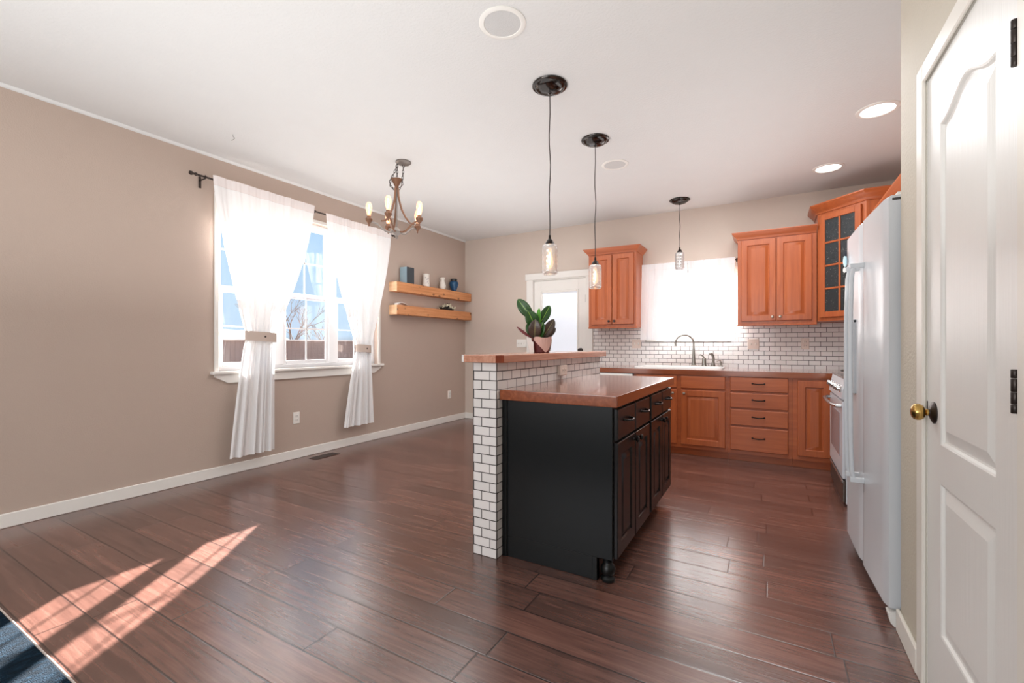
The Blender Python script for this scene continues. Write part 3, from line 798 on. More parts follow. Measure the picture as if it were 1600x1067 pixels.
def upper(name, x0, x1, z0, z1, label, doors, right_ret=True, left_ret=True, sides=True):
    r = thing(name, ((x0 + x1) / 2, 5.49, z0), label, 'cabinet')
    m = MB(); m.box(x0, x1, UF, BY - .009, z0, z1, .001); m.box(x0 - .004, x1 + .004 * right_ret, UF - .006, UF + .06, z0 - .012, z0 + .006, .002)
    m.build('cabinet_body', 'cab_wood', r)
    for a, b, kv in doors:
        Mx = frame((a, UF, z0 + .035), (1, 0, 0)); W, H = b - a, z1 - z0 - .055
        o = MB().slab(Mx, W, H, .02, .056, .005).build('door', 'cab_wood', r)
        q = MB(); knob(q, frame((a, UF - .02, z0 + .035), (1, 0, 0)), W - .03 if kv > 0 else .03, .04, .014); q.build('knob', 'oil_bronze' if x0 < -1 else 'pull_pewter', o)
    path = []
    if left_ret: path.append((x0, BY - .009))
    path += [(x0, UF), (x1, UF)]
    if right_ret: path.append((x1, BY - .009))
    m = MB(); crown(m, path, z1 - .01, .075, .055); m.build('crown_moulding', 'cab_wood_h', r)
    return r
upper('wall_cabinet', -1.970, -1.378, 1.345, 2.25, 'narrow orange wood wall cabinet between back door and kitchen window', [(-1.935, -1.672, 1), (-1.665, -1.405, -1)])
upper('wall_cabinet', -.303, .396, 1.345, 2.25, 'wide orange wood wall cabinet right of the kitchen window', [(-.27, .046, 1), (.055, .355, -1)], right_ret=False)
# diagonal corner cabinet with glass door
gc = thing('glass_corner_cabinet', (.80, 5.38, 1.375), 'taller diagonal corner cabinet with an eight pane glass door', 'cabinet')
ax, ay, bx_, by_ = .402, 5.335, .735, 5.002
zb, zt2 = 1.362, 2.425
poly = [(ax, BY - .009), (ax, ay), (bx_, by_), (KX - .009, by_), (KX - .009, BY - .009)]
MB().prism(poly, lambda p: Vector((*p, zb)), lambda p: Vector((*p, zt2))).build('cabinet_body', 'cab_wood', gc)
fl = math.hypot(bx_ - ax, by_ - ay)
Mg = frame((ax, ay, zb), (1, -1, 0))
gd = MB(); st = .055; u0, u1, v0, v1 = .035, fl - .035, .035, zt2 - zb - .035
for a, b, c, d in ((u0, u0 + st, v0, v1), (u1 - st, u1, v0, v1), (u0 + st, u1 - st, v0, v0 + st), (u0 + st, u1 - st, v1 - st, v1)):
    gd.box(a, b, c, d, .0005, .021, .003, 1, Mg)
gdoor = gd.build('door', 'cab_wood', gc)
mu = MB(); um = (u0 + u1) / 2
mu.box(um - .009, um + .009, v0 + st, v1 - st, .006, .019, .003, 1, Mg)
gv = [lerp(v0 + st, v1 - st, i / 4) for i in range(5)]
for v_ in gv[1:4]: mu.box(u0 + st, u1 - st, v_ - .009, v_ + .009, .006, .0185, .003, 1, Mg)
mu.build('muntin', 'cab_wood', gdoor)
for i in range(4):
    for a, b in ((u0 + st, um - .009), (um + .009, u1 - st)):
        MB().box(a, b, gv[i] + (.009 if i else 0), gv[i + 1] - (.009 if i < 3 else 0), .008, .011, 0, 1, Mg).build('pane', 'seeded_glass', gdoor, label='dark seeded glass pane')
m = MB(); crown(m, [(ax, BY - .009), (ax, ay), (bx_, by_), (KX - .009, by_)], zt2 - .015, .09, .065); m.build('crown_moulding', 'cab_wood_h', gc)
# cabinets over the range
oc = thing('range_wall_cabinet', (.90, 4.1, 1.75), 'orange wood wall cabinet with crown moulding above the range, mostly behind the refrigerator', 'cabinet')
MB().box(.735, KX - .009, 3.30, by_ - .001, 1.70, 2.12, .001).build('cabinet_body', 'cab_wood', oc)
for i in range(4):
    a = 4.98 - i * .415
    MB().slab(frame((.735, a, 1.72), (0, -1, 0)), .405, .37, .02, .055).build('door', 'cab_wood', oc)
m = MB(); crown(m, [(.735, by_ - .07), (.735, 3.30), (KX - .009, 3.30)], 2.10, .075, .05); m.build('crown_moulding', 'cab_wood_y', oc)

# ------------------------------------------------------------------ range
rg = thing('kitchen_range', (.74, 4.24, 0), 'white gas range with chrome knobs between corner cabinet and refrigerator', 'range')
ry0, ry1, rxf = 3.855, 4.615, .455
MB().box(rxf, KX - .02, ry0, ry1, .02, .885, .004).build('range_body', 'range_white', rg)
MB().box(rxf - .022, rxf + .001, ry0 + .004, ry1 - .004, .195, .735, .008, 2).build('oven_door', 'range_white', rg)
MB().box(rxf - .0245, rxf - .021, ry0 + .12, ry1 - .13, .33, .64, .001).build('oven_window', 'oven_glass', rg)
p = MB(); hx = rxf - .022
p.tube([(hx, ry0 + .04, .70), (hx - .025, ry0 + .045, .70), (hx - .045, ry0 + .10, .70), (hx - .052, ry0 + .25, .70), (hx - .054, (ry0 + ry1) / 2, .70), (hx - .052, ry1 - .25, .70), (hx - .045, ry1 - .10, .70), (hx - .025, ry1 - .045, .70), (hx, ry1 - .04, .70)], .0125, 12)
p.build('oven_handle', 'steel', rg)
MB().box(rxf - .018, rxf + .001, ry0 + .004, ry1 - .004, .03, .185, .006, 2).build('bottom_drawer', 'steel_dark', rg, label='dark bottom drawer')
MB().box(rxf - .024, rxf - .014, ry0 + .004, ry1 - .004, .165, .185, .003).build('drawer_lip', 'steel', rg)
m = MB(); m.prism([(rxf + .001, .745), (rxf - .028, .755), (rxf - .004, .885), (rxf + .06, .893), (rxf + .06, .745)], lambda p: Vector((p[0], ry0 + .002, p[1])), lambda p: Vector((p[0], ry1 - .002, p[1])))
m.build('control_panel', 'range_white', rg)
An = axis_to((-.98, 0, .18))
for i in range(5):
    MB().lathe([(.027, 0), (.027, .006), (.021, .010), (.019, .030), (.016, .034), (.004, .035)], (rxf - .017, ry0 + .09 + i * .145, .818), 18, An).build('knob', 'chrome', rg)
MB().box(rxf - .002, KX - .02, ry0, ry1, .885, .897, .003).build('cooktop', 'steel', rg)
m = MB()
for yc in (4.05, 4.42):
    for xc in (.60, .86):
        for k in range(4):
            a = PI / 4 + k * PI / 2; m.tube([(xc + .10 * math.cos(a), yc + .14 * math.sin(a), .90), (xc + .09 * math.cos(a), yc + .125 * math.sin(a), .925), (xc + .03 * math.cos(a), yc + .03 * math.sin(a), .925)], .006, 6)
        m.torus((xc, yc, .925), .11, .0055, None, 24, 6, 1, 1.4)
        m.lathe([(.035, .897), (.035, .91), (.02, .914), (.004, .914)], (xc, yc, 0), 16)
m.build('burner_grate', 'black_iron', rg)

# ------------------------------------------------------------------ refrigerator
fr = thing('refrigerator', (.75, 2.76, 0), 'white side by side refrigerator with two long bar handles, left of the pantry door', 'refrigerator')
fy0, fy1, fz0, fz1 = 2.325, 3.20, .065, 1.735
MB().box(.46, 1.045, fy0 + .004, fy1 - .004, .03, 1.72, .004).build('fridge_body', 'fridge_grey', fr)
def fx(y):
    t = (y - fy0) / (fy1 - fy0); return lerp(.405, .378, t) - .007 * math.sin(PI * t)
def fdoor(ya, yb):
    N = 12; ys = [lerp(ya, yb, i / N) for i in range(N + 1)]
    front = []
    for i, y in enumerate(ys):
        r = .0
        if i == 0 or i == N: r = .008
        front.append((fx(y) + r, y))
    loop = front + [(.455, yb), (.455, ya)]
    c = [(sum(p[0] for p in loop) / len(loop)), (ya + yb) / 2]
    def ins(k): return [(p[0] + (k if p[0] < .45 else 0), p[1] + (k if p[1] < c[1] else -k)) for p in loop]
    m = MB(); m.wn = True; m.loft([[Vector((*p, fz0)) for p in ins(.008)], [Vector((*p, fz0 + .008)) for p in ins(0)], [Vector((*p, fz1 - .01)) for p in ins(0)], [Vector((*p, fz1)) for p in ins(.01)]])
    return m
sy = 2.755
df = fdoor(fy0, sy - .003).build('door', 'fridge_white', fr, ang=40)
dz = fdoor(sy + .003, fy1).build('door', 'fridge_white', fr, ang=40)
for d_, yc, s_ in ((df, sy - .055, -1), (dz, sy + .055, 1)):
    p = MB(); X0 = fx(yc)
    hz = [(.48, 0.03), (.485, .045), (.52, .052), (.65, .056), (.98, .058), (1.3, .056), (1.46, .052), (1.505, .045), (1.512, 0.03)]
    rings = []
    for z_, o_ in hz:
        X = X0 + .006 - o_; wv = .017
        rings.append((X, yc, z_))
    p.tube(rings, [.008, .009, .0095, .0095, .0095, .0095, .0095, .009, .008], 12)
    p.box(X0 - .054, X0 + .004, yc - .011, yc + .011, 1.500, 1.524, .004, 2).box(X0 - .054, X0 + .004, yc - .011, yc + .011, .468, .492, .004, 2)
    p.build('handle', 'fridge_white', d_)
# water and ice dispenser on the far door
yd0, yd1 = 2.885, 3.09
p = MB()
for a, b, c, d in ((yd0, yd0 + .022, .90, 1.262), (yd1 - .022, yd1, .90, 1.262), (yd0, yd1, .88, .905), (yd0, yd1, 1.245, 1.262)):
    p.box(fx((a + b) / 2) - .012, fx((a + b) / 2) + .004, a, b, c, d, .003)
dsp = p.build('dispenser_frame', 'fridge_white', dz)
MB().box(fx(2.99) - .010, fx(2.99) + .004, yd0 + .02, yd1 - .02, 1.08, 1.246, .002).build('dispenser_panel', 'plastic_white', dsp)
MB().box(fx(2.99) - .003, fx(2.99) + .004, yd0 + .02, yd1 - .02, .904, 1.081, .001).build('dispenser_recess', 'dispenser_grey', dsp)
MB().box(.44, .50, fy0 + .012, fy0 + .09, 1.722, 1.748, .004).build('hinge_cover', 'plastic_white', fr)
MB().box(.424, .455, fy0 - .0008, fy0 + .004, 1.712, 1.722).build('hinge_bracket', 'slot_dark', fr)
MB().box(.44, .47, fy0 + .06, fy1 - .06, .01, .062, .003).build('toe_grille', 'fridge_grey', fr)
for ya, yb in ((fy0 - .005, fy0 + .045), (fy1 - .05, fy1)):
    m = MB(); m.prism([(.410, .05), (.418, .012), (.43, 0), (.455, 0), (.455, .062), (.43, .058)], lambda p: Vector((p[0], ya, p[1])), lambda p: Vector((p[0], yb, p[1])))
    m.build('foot_cover', 'plastic_white', fr)
# small magnet on the far edge of the fridge
mg = thing('fridge_magnet', (.372, 3.15, 1.57), 'small pale blue magnet with two dark ears near the top of the refrigerator door', 'magnet')
X0 = fx(3.14) - .012
MB().sphere((X0, 3.14, 1.605), .03, .35, .8, 1.1).build('magnet_body', 'magnet_blue', mg)
MB().sphere((X0, 3.165, 1.558), .022, .35, 1.0, .7).build('magnet_base', 'plastic_white', mg)
for dy, tl in ((-.012, -.008), (.014, .012)):
    MB().tube([(X0, 3.14 + dy, 1.632), (X0, 3.14 + dy + tl, 1.66)], [.006, .004], 8).build('ear', 'magnet_dark', mg)

# ------------------------------------------------------------------ floating shelves and what stands on them
SX, SY0, SY1 = LX + .132, 4.057, 5.638
def shelf(z0, z1, label):
    r = thing('floating_shelf', (LX + .066, 4.85, z0), label, 'shelf')
    MB().box(LX, SX, SY0 + .003, SY1, z0, z1, .004).build('shelf_beam', 'pine', r)
    MB().box(LX, SX - .001, SY0, SY0 + .0035, z0 + .001, z1 - .001).build('end_face', 'pine_end', r)
ZA, ZB = 1.915, 1.628
shelf(1.795, ZA, 'knotty pine floating shelf, upper of the two by the corner')
shelf(1.508, ZB, 'knotty pine floating shelf, lower of the two by the corner')
bx = thing('storage_box', (LX + .075, 4.30, ZA), 'blue-grey box standing at the near end of the upper shelf', 'box')
m = MB(); Rz = Matrix.Translation((LX + .07, 4.30, ZA)) @ Matrix.Rotation(math.radians(4), 4, 'Z')
m.box(-.058, .055, -.072, .072, 0, .205, .004, 1, Rz); m.build('box_body', 'box_pale_blue', bx)
m = MB(); m.box(.0552, .058, -.072, .072, 0.001, .205, .001, 1, Rz); m.build('box_front', 'box_slate', bx, label='dark slate front')
v = thing('cream_vase', (LX + .075, 4.66, ZA), 'cream vase with small painted flowers, standing mid shelf', 'vase')
m = MB(); m.lathe([(.046, 0), (.050, .004), (.050, .05), (.044, .10), (.043, .14), (.047, .17), (.044, .17), (.040, .14), (.040, .02)], (LX + .075, 4.66, ZA), 28, None, True); m.build('vase_body', 'vase_cream', v)
for a, zz in ((-.3, .045), (.05, .06), (-.1, .095), (.25, .11), (.3, .04), (-.45, .12)):
    MB().sphere((LX + .075 + .047 * math.cos(a - .5), 4.66 + .047 * math.sin(a - .5), ZA + zz), .007, .6, 1, 1, 8, 6).build('painted_flower', 'vase_spots', v)
v = thing('white_pitcher', (LX + .07, 5.02, ZA), 'small white pitcher with a narrow neck, left of the blue urn', 'pitcher')
m = MB(); m.lathe([(.030, 0), (.036, .004), (.046, .035), (.047, .06), (.036, .095), (.026, .12), (.027, .14), (.036, .17), (.033, .17), (.023, .135), (.022, .12), (.04, .05), (.02, .01)], (LX + .07, 5.02, ZA), 24); m.build('pitcher_body', 'vase_cream', v)
m = MB(); m.tube([(LX + .07, 4.995, ZA + .155), (LX + .07, 4.965, ZA + .15), (LX + .07, 4.958, ZA + .115), (LX + .07, 4.978, ZA + .085)], .005, 8); m.build('pitcher_handle', 'vase_cream', v)
v = thing('blue_urn', (LX + .075, 5.27, ZA), 'glossy dark blue urn with a black lid at the corner end of the upper shelf', 'urn')
m = MB(); m.lathe([(.032, 0), (.034, .006), (.038, .02), (.055, .06), (.066, .10), (.066, .125), (.058, .142), (.048, .148)], (LX + .078, 5.27, ZA), 28); m.build('urn_body', 'urn_blue', v)
m = MB(); m.lathe([(.048, .147), (.046, .155), (.050, .160), (.050, .178), (.040, .184), (.005, .186)], (LX + .078, 5.27, ZA), 28); m.build('urn_lid', 'urn_black', v)
v = thing('shell_dish', (LX + .075, 5.12, ZB), 'dark dish heaped with pale pieces on the lower shelf', 'dish')
m = MB(); m.lathe([(.05, 0), (.055, .004), (.062, .02), (.058, .022), (.03, .010), (.005, .008)], (0, 0, 0), 24); m.build('dish', 'dish_black', v, tform=Matrix.Translation((LX + .068, 5.12, ZB)) @ Matrix.Diagonal((1, 2.3, 1.2, 1)))
for i in range(56):
    a = random.uniform(-.145, .145); h_ = random.uniform(.024, .090 * (1 - abs(a) / .24)); xx = random.uniform(-.03, .045)
    mm = MB(); mm.sphere((0, 0, 0), 1, 1, 1, 1, 8, 6)
    mm.build('pale_piece', 'pieces_cream' if random.random() < .68 else 'dish_black', v, tform=Matrix.Translation((LX + .068 + xx, 5.12 + a, ZB + h_)) @ Matrix.Rotation(random.uniform(-1.2, 1.2), 4, 'X') @ Matrix.Rotation(random.uniform(0, 3), 4, 'Z') @ Matrix.Diagonal((.014, .013, .026, 1)))
v = thing('folded_card', (LX + .085, 4.17, ZB), 'small white folded card lying at the near end of the lower shelf', 'card')
m = MB(); m.prism([(4.10, 0), (4.10, .026), (4.165, .040), (4.27, .012), (4.27, .009), (4.165, .034), (4.105, .02), (4.105, 0)], lambda p: Vector((LX + .05, p[0], ZB + p[1])), lambda p: Vector((LX + .115, p[0], ZB + p[1]))); m.build('card', 'paper_white', v)

# ------------------------------------------------------------------ curtains
def sm(t): return t * t * (3 - 2 * t)
def curtain(prof, Xc, nf, amp, zt_, zb_, nu=110, nv=70, phase=0., axis='x', seed=0):
    """prof: list of (z, left, right, fold depth factor), top to bottom; soft irregular folds that run the full drop"""
    rnd = random.Random(seed); f1 = rnd.uniform(0, 6); f2 = rnd.uniform(0, 6); f3 = rnd.uniform(0, 6)
    cre = [((k_ + rnd.uniform(.2, .8)) / (nf * 1.5), rnd.uniform(.008, .016), rnd.uniform(.5, 1.1)) for k_ in range(int(nf * 1.5))]
    rows = []
    for i in range(nv + 1):
        v_ = i / nv; z_ = lerp(zt_, zb_, v_)
        for (za, la, ra, aa), (zb2, lb, rb, ab) in zip(prof, prof[1:]):
            if za >= z_ >= zb2 - 1e-6:
                t = (za - z_) / (za - zb2); L_, R_, A_ = lerp(la, lb, t), lerp(ra, rb, t), lerp(aa, ab, t); break
        row = []
        for j in range(nu + 1):
            u_ = j / nu
            uu = u_ + .03 * math.sin(2 * PI * 1.3 * u_ + f1) * math.sin(PI * u_)
            f_ = .62 * math.sin(2 * PI * nf * uu + f1 + .5 * math.sin(2.2 * v_ + f2)) + .38 * math.sin(2 * PI * nf * 1.63 * uu + f2 - .6 * v_) + .2 * math.sin(2 * PI * nf * .47 * uu + f3)
            fine = .30 * math.sin(2 * PI * 26 * u_ + f3) * max(0., 1 - v_ * 9) + .10 * math.sin(2 * PI * 19 * u_ + f2) * (1 - v_)
            o_ = amp * A_ * (f_ + fine - sum(h_ * math.exp(-((u_ - c_ - .02 * math.sin(2 * v_ + c_ * 9)) / w_) ** 2) for c_, w_, h_ in cre))
            row.append(Vector((Xc + o_, lerp(L_, R_, u_), z_)) if axis == 'x' else Vector((lerp(L_, R_, u_), Xc - o_, z_)))
        rows.append(row)
    return rows
def power_prof(zt_, ztie, Lt, Lb, Rt, Rb, pl, pr, a0, a1, n=14):
    out = []
    for i in range(n + 1):
        s_ = i / n; out.append((lerp(zt_, ztie, s_), lerp(Lt, Lb, s_ ** pl), lerp(Rt, Rb, s_ ** pr), lerp(a0, a1, s_ ** .8)))
    return out
XR = LX + .09; XC = XR + .029
def dining_curtain(label, zt_, zb_, ztie, Lt, Ltie, Rt, Rtie, Lb, Rb, seed, tlabel):
    r = thing('curtain', (XC, (Lt + Rt) / 2, zb_), label, 'curtain', None)
    prof = power_prof(zt_, ztie, Lt, Ltie, Rt, Rtie, 1.3, 1.45, .38, .95)
    low = [(lerp(ztie, zb_, s_), lerp(Ltie, Lb, s_ ** .75), lerp(Rtie, Rb, s_ ** .75), lerp(.95, 1.25, s_)) for s_ in (0.001, .1, .25, .5, .75, 1)]
    P = curtain(prof + low, XC, 4.6, .024, zt_, zb_, 130, 90, seed=seed)
    k = next(i for i, row in enumerate(P) if row[0].z < zt_ - .075)
    MB().grid(P[k:]).build('curtain_panel', 'curtain_white', r, ang=180)
    H = [[p + Vector((.003, 0, 0)) for p in row] for row in P[:k + 1]]
    MB().grid(H).build('curtain_heading', 'curtain_hem', r, label='gathered rod pocket heading', ang=180)
    # tieback band
    t = thing('curtain_tieback', (XC, (Ltie + Rtie) / 2, ztie - .05), tlabel, 'tieback')
    yc, hy = (Ltie + Rtie) / 2, (Rtie - Ltie) / 2 + .012
    rings = []
    for i in range(33):
        a = 2 * PI * i / 32; n_ = Vector((math.cos(a), math.sin(a), 0))
        c_ = Vector((XC + .044 * math.cos(a), yc + hy * math.sin(a), ztie - .008 * math.sin(a)))
        rings.append([c_ + n_ * (-.002) + Vector((0, 0, -.042)), c_ + n_ * .002 + Vector((0, 0, -.042)), c_ + n_ * .003 + Vector((0, 0, .042)), c_ - n_ * .001 + Vector((0, 0, .042))])
    MB().loft(rings, False, False).build('band', 'tieback', t, ang=50)
    MB().sphere((XC + .048, yc + .01, ztie), .009, .5, 1, 1).build('button', 'button_dark', t)
dining_curtain('left white curtain tied back at the dining window', 2.535, .16, 1.205, 1.97, 2.243, 2.925, 2.505, 2.10, 2.505, 1, 'beige tieback round the left dining curtain, with a dark button')
dining_curtain('right white curtain tied back at the dining window', 2.495, .235, 1.09, 3.055, 3.458, 3.97, 3.640, 3.285, 3.695, 2, 'beige tieback round the right dining curtain')
rod = thing('curtain_rod', (XR, 2.95, 2.50), 'dark bronze curtain rod carrying the white dining curtains', 'curtain rod')
p = MB(); p.tube([(XR, 1.865, 2.508), (XR, 4.02, 2.472)], .008, 10); p.build('rod', 'rod_bronze', rod)
for yy, zz, s_ in ((1.865, 2.508, -1), (4.02, 2.472, 1)):
    MB().lathe([(.009, 0), (.014, .004), (.014, .014), (.009, .018), (.009, .03), (.015, .036), (.017, .046), (.014, .056), (.004, .058)], (XR, yy, zz), 14, axis_to((0, s_, 0))).build('finial', 'rod_bronze', rod)
for yy, zz in ((1.925, 2.507), (2.945, 2.490), (3.99, 2.4725)):
    q = MB(); q.box(LX, LX + .006, yy - .01, yy + .01, zz - .075, zz + .02, .001).tube([(LX + .004, yy, zz - .012), (XR, yy, zz - .012)], .005, 8).torus((XR, yy, zz), .0125, .003, axis_to((0, 1, 0)), 16, 6)
    q.build('bracket', 'rod_bronze', rod)
# kitchen cafe curtains
YK = BY - .062
krod = thing('curtain_rod', (-.86, YK, 2.085), 'thin dark rod above the kitchen sink window', 'curtain rod')
p = MB(); p.tube([(-1.392, YK, 2.085), (-.318, YK, 2.085)], .006, 10); p.build('rod', 'rod_bronze', krod)
for xx, s_ in ((-1.392, -1), (-.318, 1)): MB().lathe([(.006, -.006), (.010, -.002), (.010, .004), (.003, .006)], (xx, YK, 2.085), 12, axis_to((s_, 0, 0))).build('finial', 'rod_bronze', krod)
for xx in (-1.345, -.835, -.33):
    q = MB(); q.box(xx - .005, xx + .005, YK - .004, BY, 2.090, 2.098).box(xx - .008, xx + .008, BY - .004, BY, 2.07, 2.115).torus((xx, YK, 2.087), .009, .0025, axis_to((1, 0, 0)), 14, 6); q.build('bracket', 'rod_bronze', krod)
for lb, pr, sd, dy in (('left white sheer cafe curtain over the sink', [(2.112, -1.368, -.842, .5), (1.9, -1.372, -.838, .8), (1.192, -1.385, -.826, 1)], 3, 0.0),
                   ('right white sheer cafe curtain over the sink', [(2.112, -.838, -.345, .5), (1.9, -.83, -.345, .8), (1.190, -.818, -.330, 1)], 4, .0)):
    r = thing('cafe_curtain', ((pr[0][1] + pr[0][2]) / 2, YK, 1.19), lb, 'curtain')
    P = curtain(pr, YK - .024 - dy, 3.1, .019, 2.112, pr[-1][0], 90, 50, axis='y', seed=sd)
    k = next(i for i, row in enumerate(P) if row[0].z < 2.055)
    MB().grid(P[k:]).build('curtain_panel', 'sheer_white', r, ang=180)
    MB().grid([[p_ + Vector((0, -.003, 0)) for p_ in row] for row in P[:k + 1]]).build('curtain_heading', 'sheer_white', r, ang=180)

# ------------------------------------------------------------------ pendants, chandelier, ceiling fittings
def pendant(x, y, zc, label, lit=True, jar=True):
    r = thing('pendant_lamp', (x, y, CZ), label, 'pendant lamp', 'mason jar pendant lamps')
    MB().lathe([(.106, CZ), (.109, CZ - .005), (.107, CZ - .010), (.098, CZ - .013), (.093, CZ - .014), (.090, CZ - .019), (.082, CZ - .028), (.068, CZ - .037), (.050, CZ - .044), (.030, CZ - .048), (.014, CZ - .050), (.010, CZ - .056), (.005, CZ - .058)], (x, y, 0), 36).build('canopy', 'canopy_black', r)
    pts = [(x + .004 * math.sin(i * 1.1) * math.sin(PI * i / 14), y + .003 * math.cos(i * .8) * math.sin(PI * i / 14), lerp(CZ - .054, zc + .008, i / 14)) for i in range(15)]
    MB().tube(pts, .0034, 8).build('cord', 'cord_brown', r)
    MB().lathe([(.004, zc + .012), (.007, zc + .010), (.009, zc - .012), (.020, zc - .024), (.028, zc - .040), (.030, zc - .052), (.012, zc - .054)], (x, y, 0), 24).build('socket_cap', 'bronze_dark', r)
    zj = zc - .05; R_ = .044
    pr = [(.030, zj - .002), (.034, zj), (.040, zj - .004), (.0425, zj - .010), (.0415, zj - .016), (.0430, zj - .022)]
    for i in range(14): pr.append((.0435 + .0013 * math.sin(i * 2.1), zj - .030 - i * .0105))
    pr += [(.043, zj - .172), (.040, zj - .180), (.035, zj - .184), (.033, zj - .181), (.038, zj - .174), (.0405, zj - .165), (.0405, zj - .04), (.039, zj - .012), (.032, zj - .004)]
    pr = [(a * 1.12, b) for a, b in pr]
    MB().lathe(pr, (x, y, 0), 28, None, False).build('jar', 'jar_glass', r, label='clear glass jar')
    bz = zj - .02
    b = MB().lathe([(.011, bz), (.012, bz - .02), (.017, bz - .05), (.023, bz - .085), (.020, bz - .11), (.010, bz - .124), (.002, bz - .127)], (x, y, 0), 18, None, False).build('bulb', 'bulb_lit' if lit else 'bulb_off', r)
    if lit:
        q = MB()
        for k in range(4):
            a = k * PI / 2; q.tube([(x + .003 * math.cos(a), y + .003 * math.sin(a), bz - .025), (x + .008 * math.cos(a), y + .008 * math.sin(a), bz - .065), (x + .004 * math.cos(a), y + .004 * math.sin(a), bz - .105)], .0022, 6)
        q.build('filament', 'filament', b)
    return r
pendant(-1.185, 2.521, 1.80, 'glowing mason jar pendant nearest the camera, over the island bar')
pendant(-1.190, 3.367, 1.806, 'glowing mason jar pendant, second one, in front of the narrow wall cabinet')
pendant(-.872, 5.229, 2.203, 'unlit mason jar pendant on a short cord before the sink window', lit=False)

CHX, CHY = -2.848, 2.905
ch = thing('chandelier', (CHX, CHY, CZ), 'bronze five arm chandelier with glowing edison bulbs near the dining window', 'chandelier')
cxo, cyo = CHX + .050, CHY + .030
MB().lathe([(.066, CZ), (.067, CZ - .008), (.060, CZ - .016), (.035, CZ - .024), (.006, CZ - .027)], (cxo, cyo, 0), 32).build('canopy', 'bronze_grey', ch)
def chain(pts, name='chain'):
    m = MB(); n = 40
    L_ = [Vector(p) for p in pts]; seg = []
    for a, b in zip(L_, L_[1:]): seg.append((b - a).length)
    tot = sum(seg); step = .024; cnt = max(2, int(tot / step))
    for i in range(cnt):
        s_ = (i + .5) / cnt * tot; k = 0
        while k < len(seg) - 1 and s_ > seg[k]: s_ -= seg[k]; k += 1
        p = L_[k].lerp(L_[k + 1], s_ / seg[k]); d = (L_[k + 1] - L_[k]).normalized()
        A = axis_to(d) @ Matrix.Rotation(i * PI / 2, 3, 'Z') @ Matrix.Rotation(PI / 2, 3, 'X')
        m.torus(p, .0095, .0030, A, 12, 5, .75, 1.7)
    return m.build(name, 'rod_bronze', ch)
zh = 2.585
rt = Vector((.866, .5, 0))
C0 = Vector((CHX, CHY, 0))
chain([C0 + rt * .005 + Vector((0, 0, CZ - .024)), C0 - rt * .02 + Vector((0, 0, zh + .06)), C0 - rt * .055 + Vector((0, 0, zh + .0)), C0 - rt * .058 + Vector((0, 0, zh - .05)), C0 - rt * .02 + Vector((0, 0, zh - .092))])
chain([C0 + rt * .005 + Vector((0, 0, CZ - .024)), C0 + rt * .004 + Vector((0, 0, zh + .004))])
chain([C0 + rt * .062 + Vector((0, 0, CZ - .022)), C0 + rt * .052 + Vector((0, 0, zh + .01)), C0 + rt * .048 + Vector((0, 0, zh - .05)), C0 + rt * .015 + Vector((0, 0, zh - .092))])
MB().lathe([(.046, zh + .004), (.050, zh), (.046, zh - .008), (.030, zh - .035), (.015, zh - .065), (.012, zh - .075), (.016, zh - .08), (.014, zh - .088)], (CHX, CHY, 0), 24).build('top_cup', 'bronze_brown', ch)
MB().tube([(CHX, CHY, zh - .07), (CHX, CHY, 2.12)], .007, 10).build('centre_rod', 'bronze_grey', ch)
MB().lathe([(.012, 2.165), (.016, 2.155), (.036, 2.138), (.042, 2.125), (.036, 2.112), (.020, 2.098), (.012, 2.09), (.014, 2.083), (.010, 2.070), (.003, 2.062)], (CHX, CHY, 0), 24).build('hub', 'bronze_grey', ch)
toc = Vector((-CHX, -CHY, 0)).normalized(); ric = Vector((-toc.y, toc.x, 0))
RA = .232; ZC = 2.232
for k in range(5):
    ph_ = math.radians(-17 + 72 * k)
    d = toc * math.cos(ph_) + ric * math.sin(ph_)
    P = lambda r_, z_: C0 + d * r_ + Vector((0, 0, z_))
    arm = MB().tube([P(.03, 2.125), P(.06, 2.118), P(.095, 2.125), P(.13, 2.155), P(.165, 2.185), P(.20, 2.195), P(.228, 2.192), P(.235, 2.20)], [.009, .008, .008, .008, .008, .007, .007, .007], 10).build('arm', 'bronze_brown' if k in (0, 1) else 'bronze_grey', ch)
    c_ = P(RA, 0)
    MB().lathe([(.003, ZC - .075), (.008, ZC - .068), (.006, ZC - .058), (.016, ZC - .045), (.028, ZC - .028), (.031, ZC - .012), (.026, ZC - .004), (.018, ZC), (.017, ZC + .012)], c_, 20).build('candle_cup', 'bronze_brown', arm)
    b = MB().lathe([(.013, ZC + .008), (.014, ZC + .02), (.022, ZC + .05), (.0275, ZC + .085), (.024, ZC + .115), (.013, ZC + .133), (.003, ZC + .136)], c_, 18, None, False).build('bulb', 'bulb_lit', arm)
for k in range(3):
    ph_ = math.radians(-50 + 120 * k)
    d = toc * math.cos(ph_) + ric * math.sin(ph_)
    P = lambda r_, z_: C0 + d * r_ + Vector((0, 0, z_))
    MB().tube([P(.012, zh - .075), P(.016, zh - .14), P(.024, 2.40), P(.045, 2.32), P(.080, 2.25), P(.12, 2.20), P(.16, 2.185)], [.010, .0095, .009, .009, .008, .008, .007], 10).build('scroll_bar', 'bronze_brown', ch)
# filament inside each bulb is part of the bulb glow
for k in range(5):
    ph_ = math.radians(-17 + 72 * k); d = toc * math.cos(ph_) + ric * math.sin(ph_); c_ = C0 + d * RA
    q = MB()
    for j in range(4):
        a = j * PI / 2; q.tube([c_ + Vector((.003 * math.cos(a), .003 * math.sin(a), ZC + .03)), c_ + Vector((.009 * math.cos(a), .009 * math.sin(a), ZC + .07)), c_ + Vector((.004 * math.cos(a), .004 * math.sin(a), ZC + .112))], .0024, 6)
    arm = [o for o in ch.children if o.name.startswith('arm')][k]
    q.build('filament', 'filament', arm)

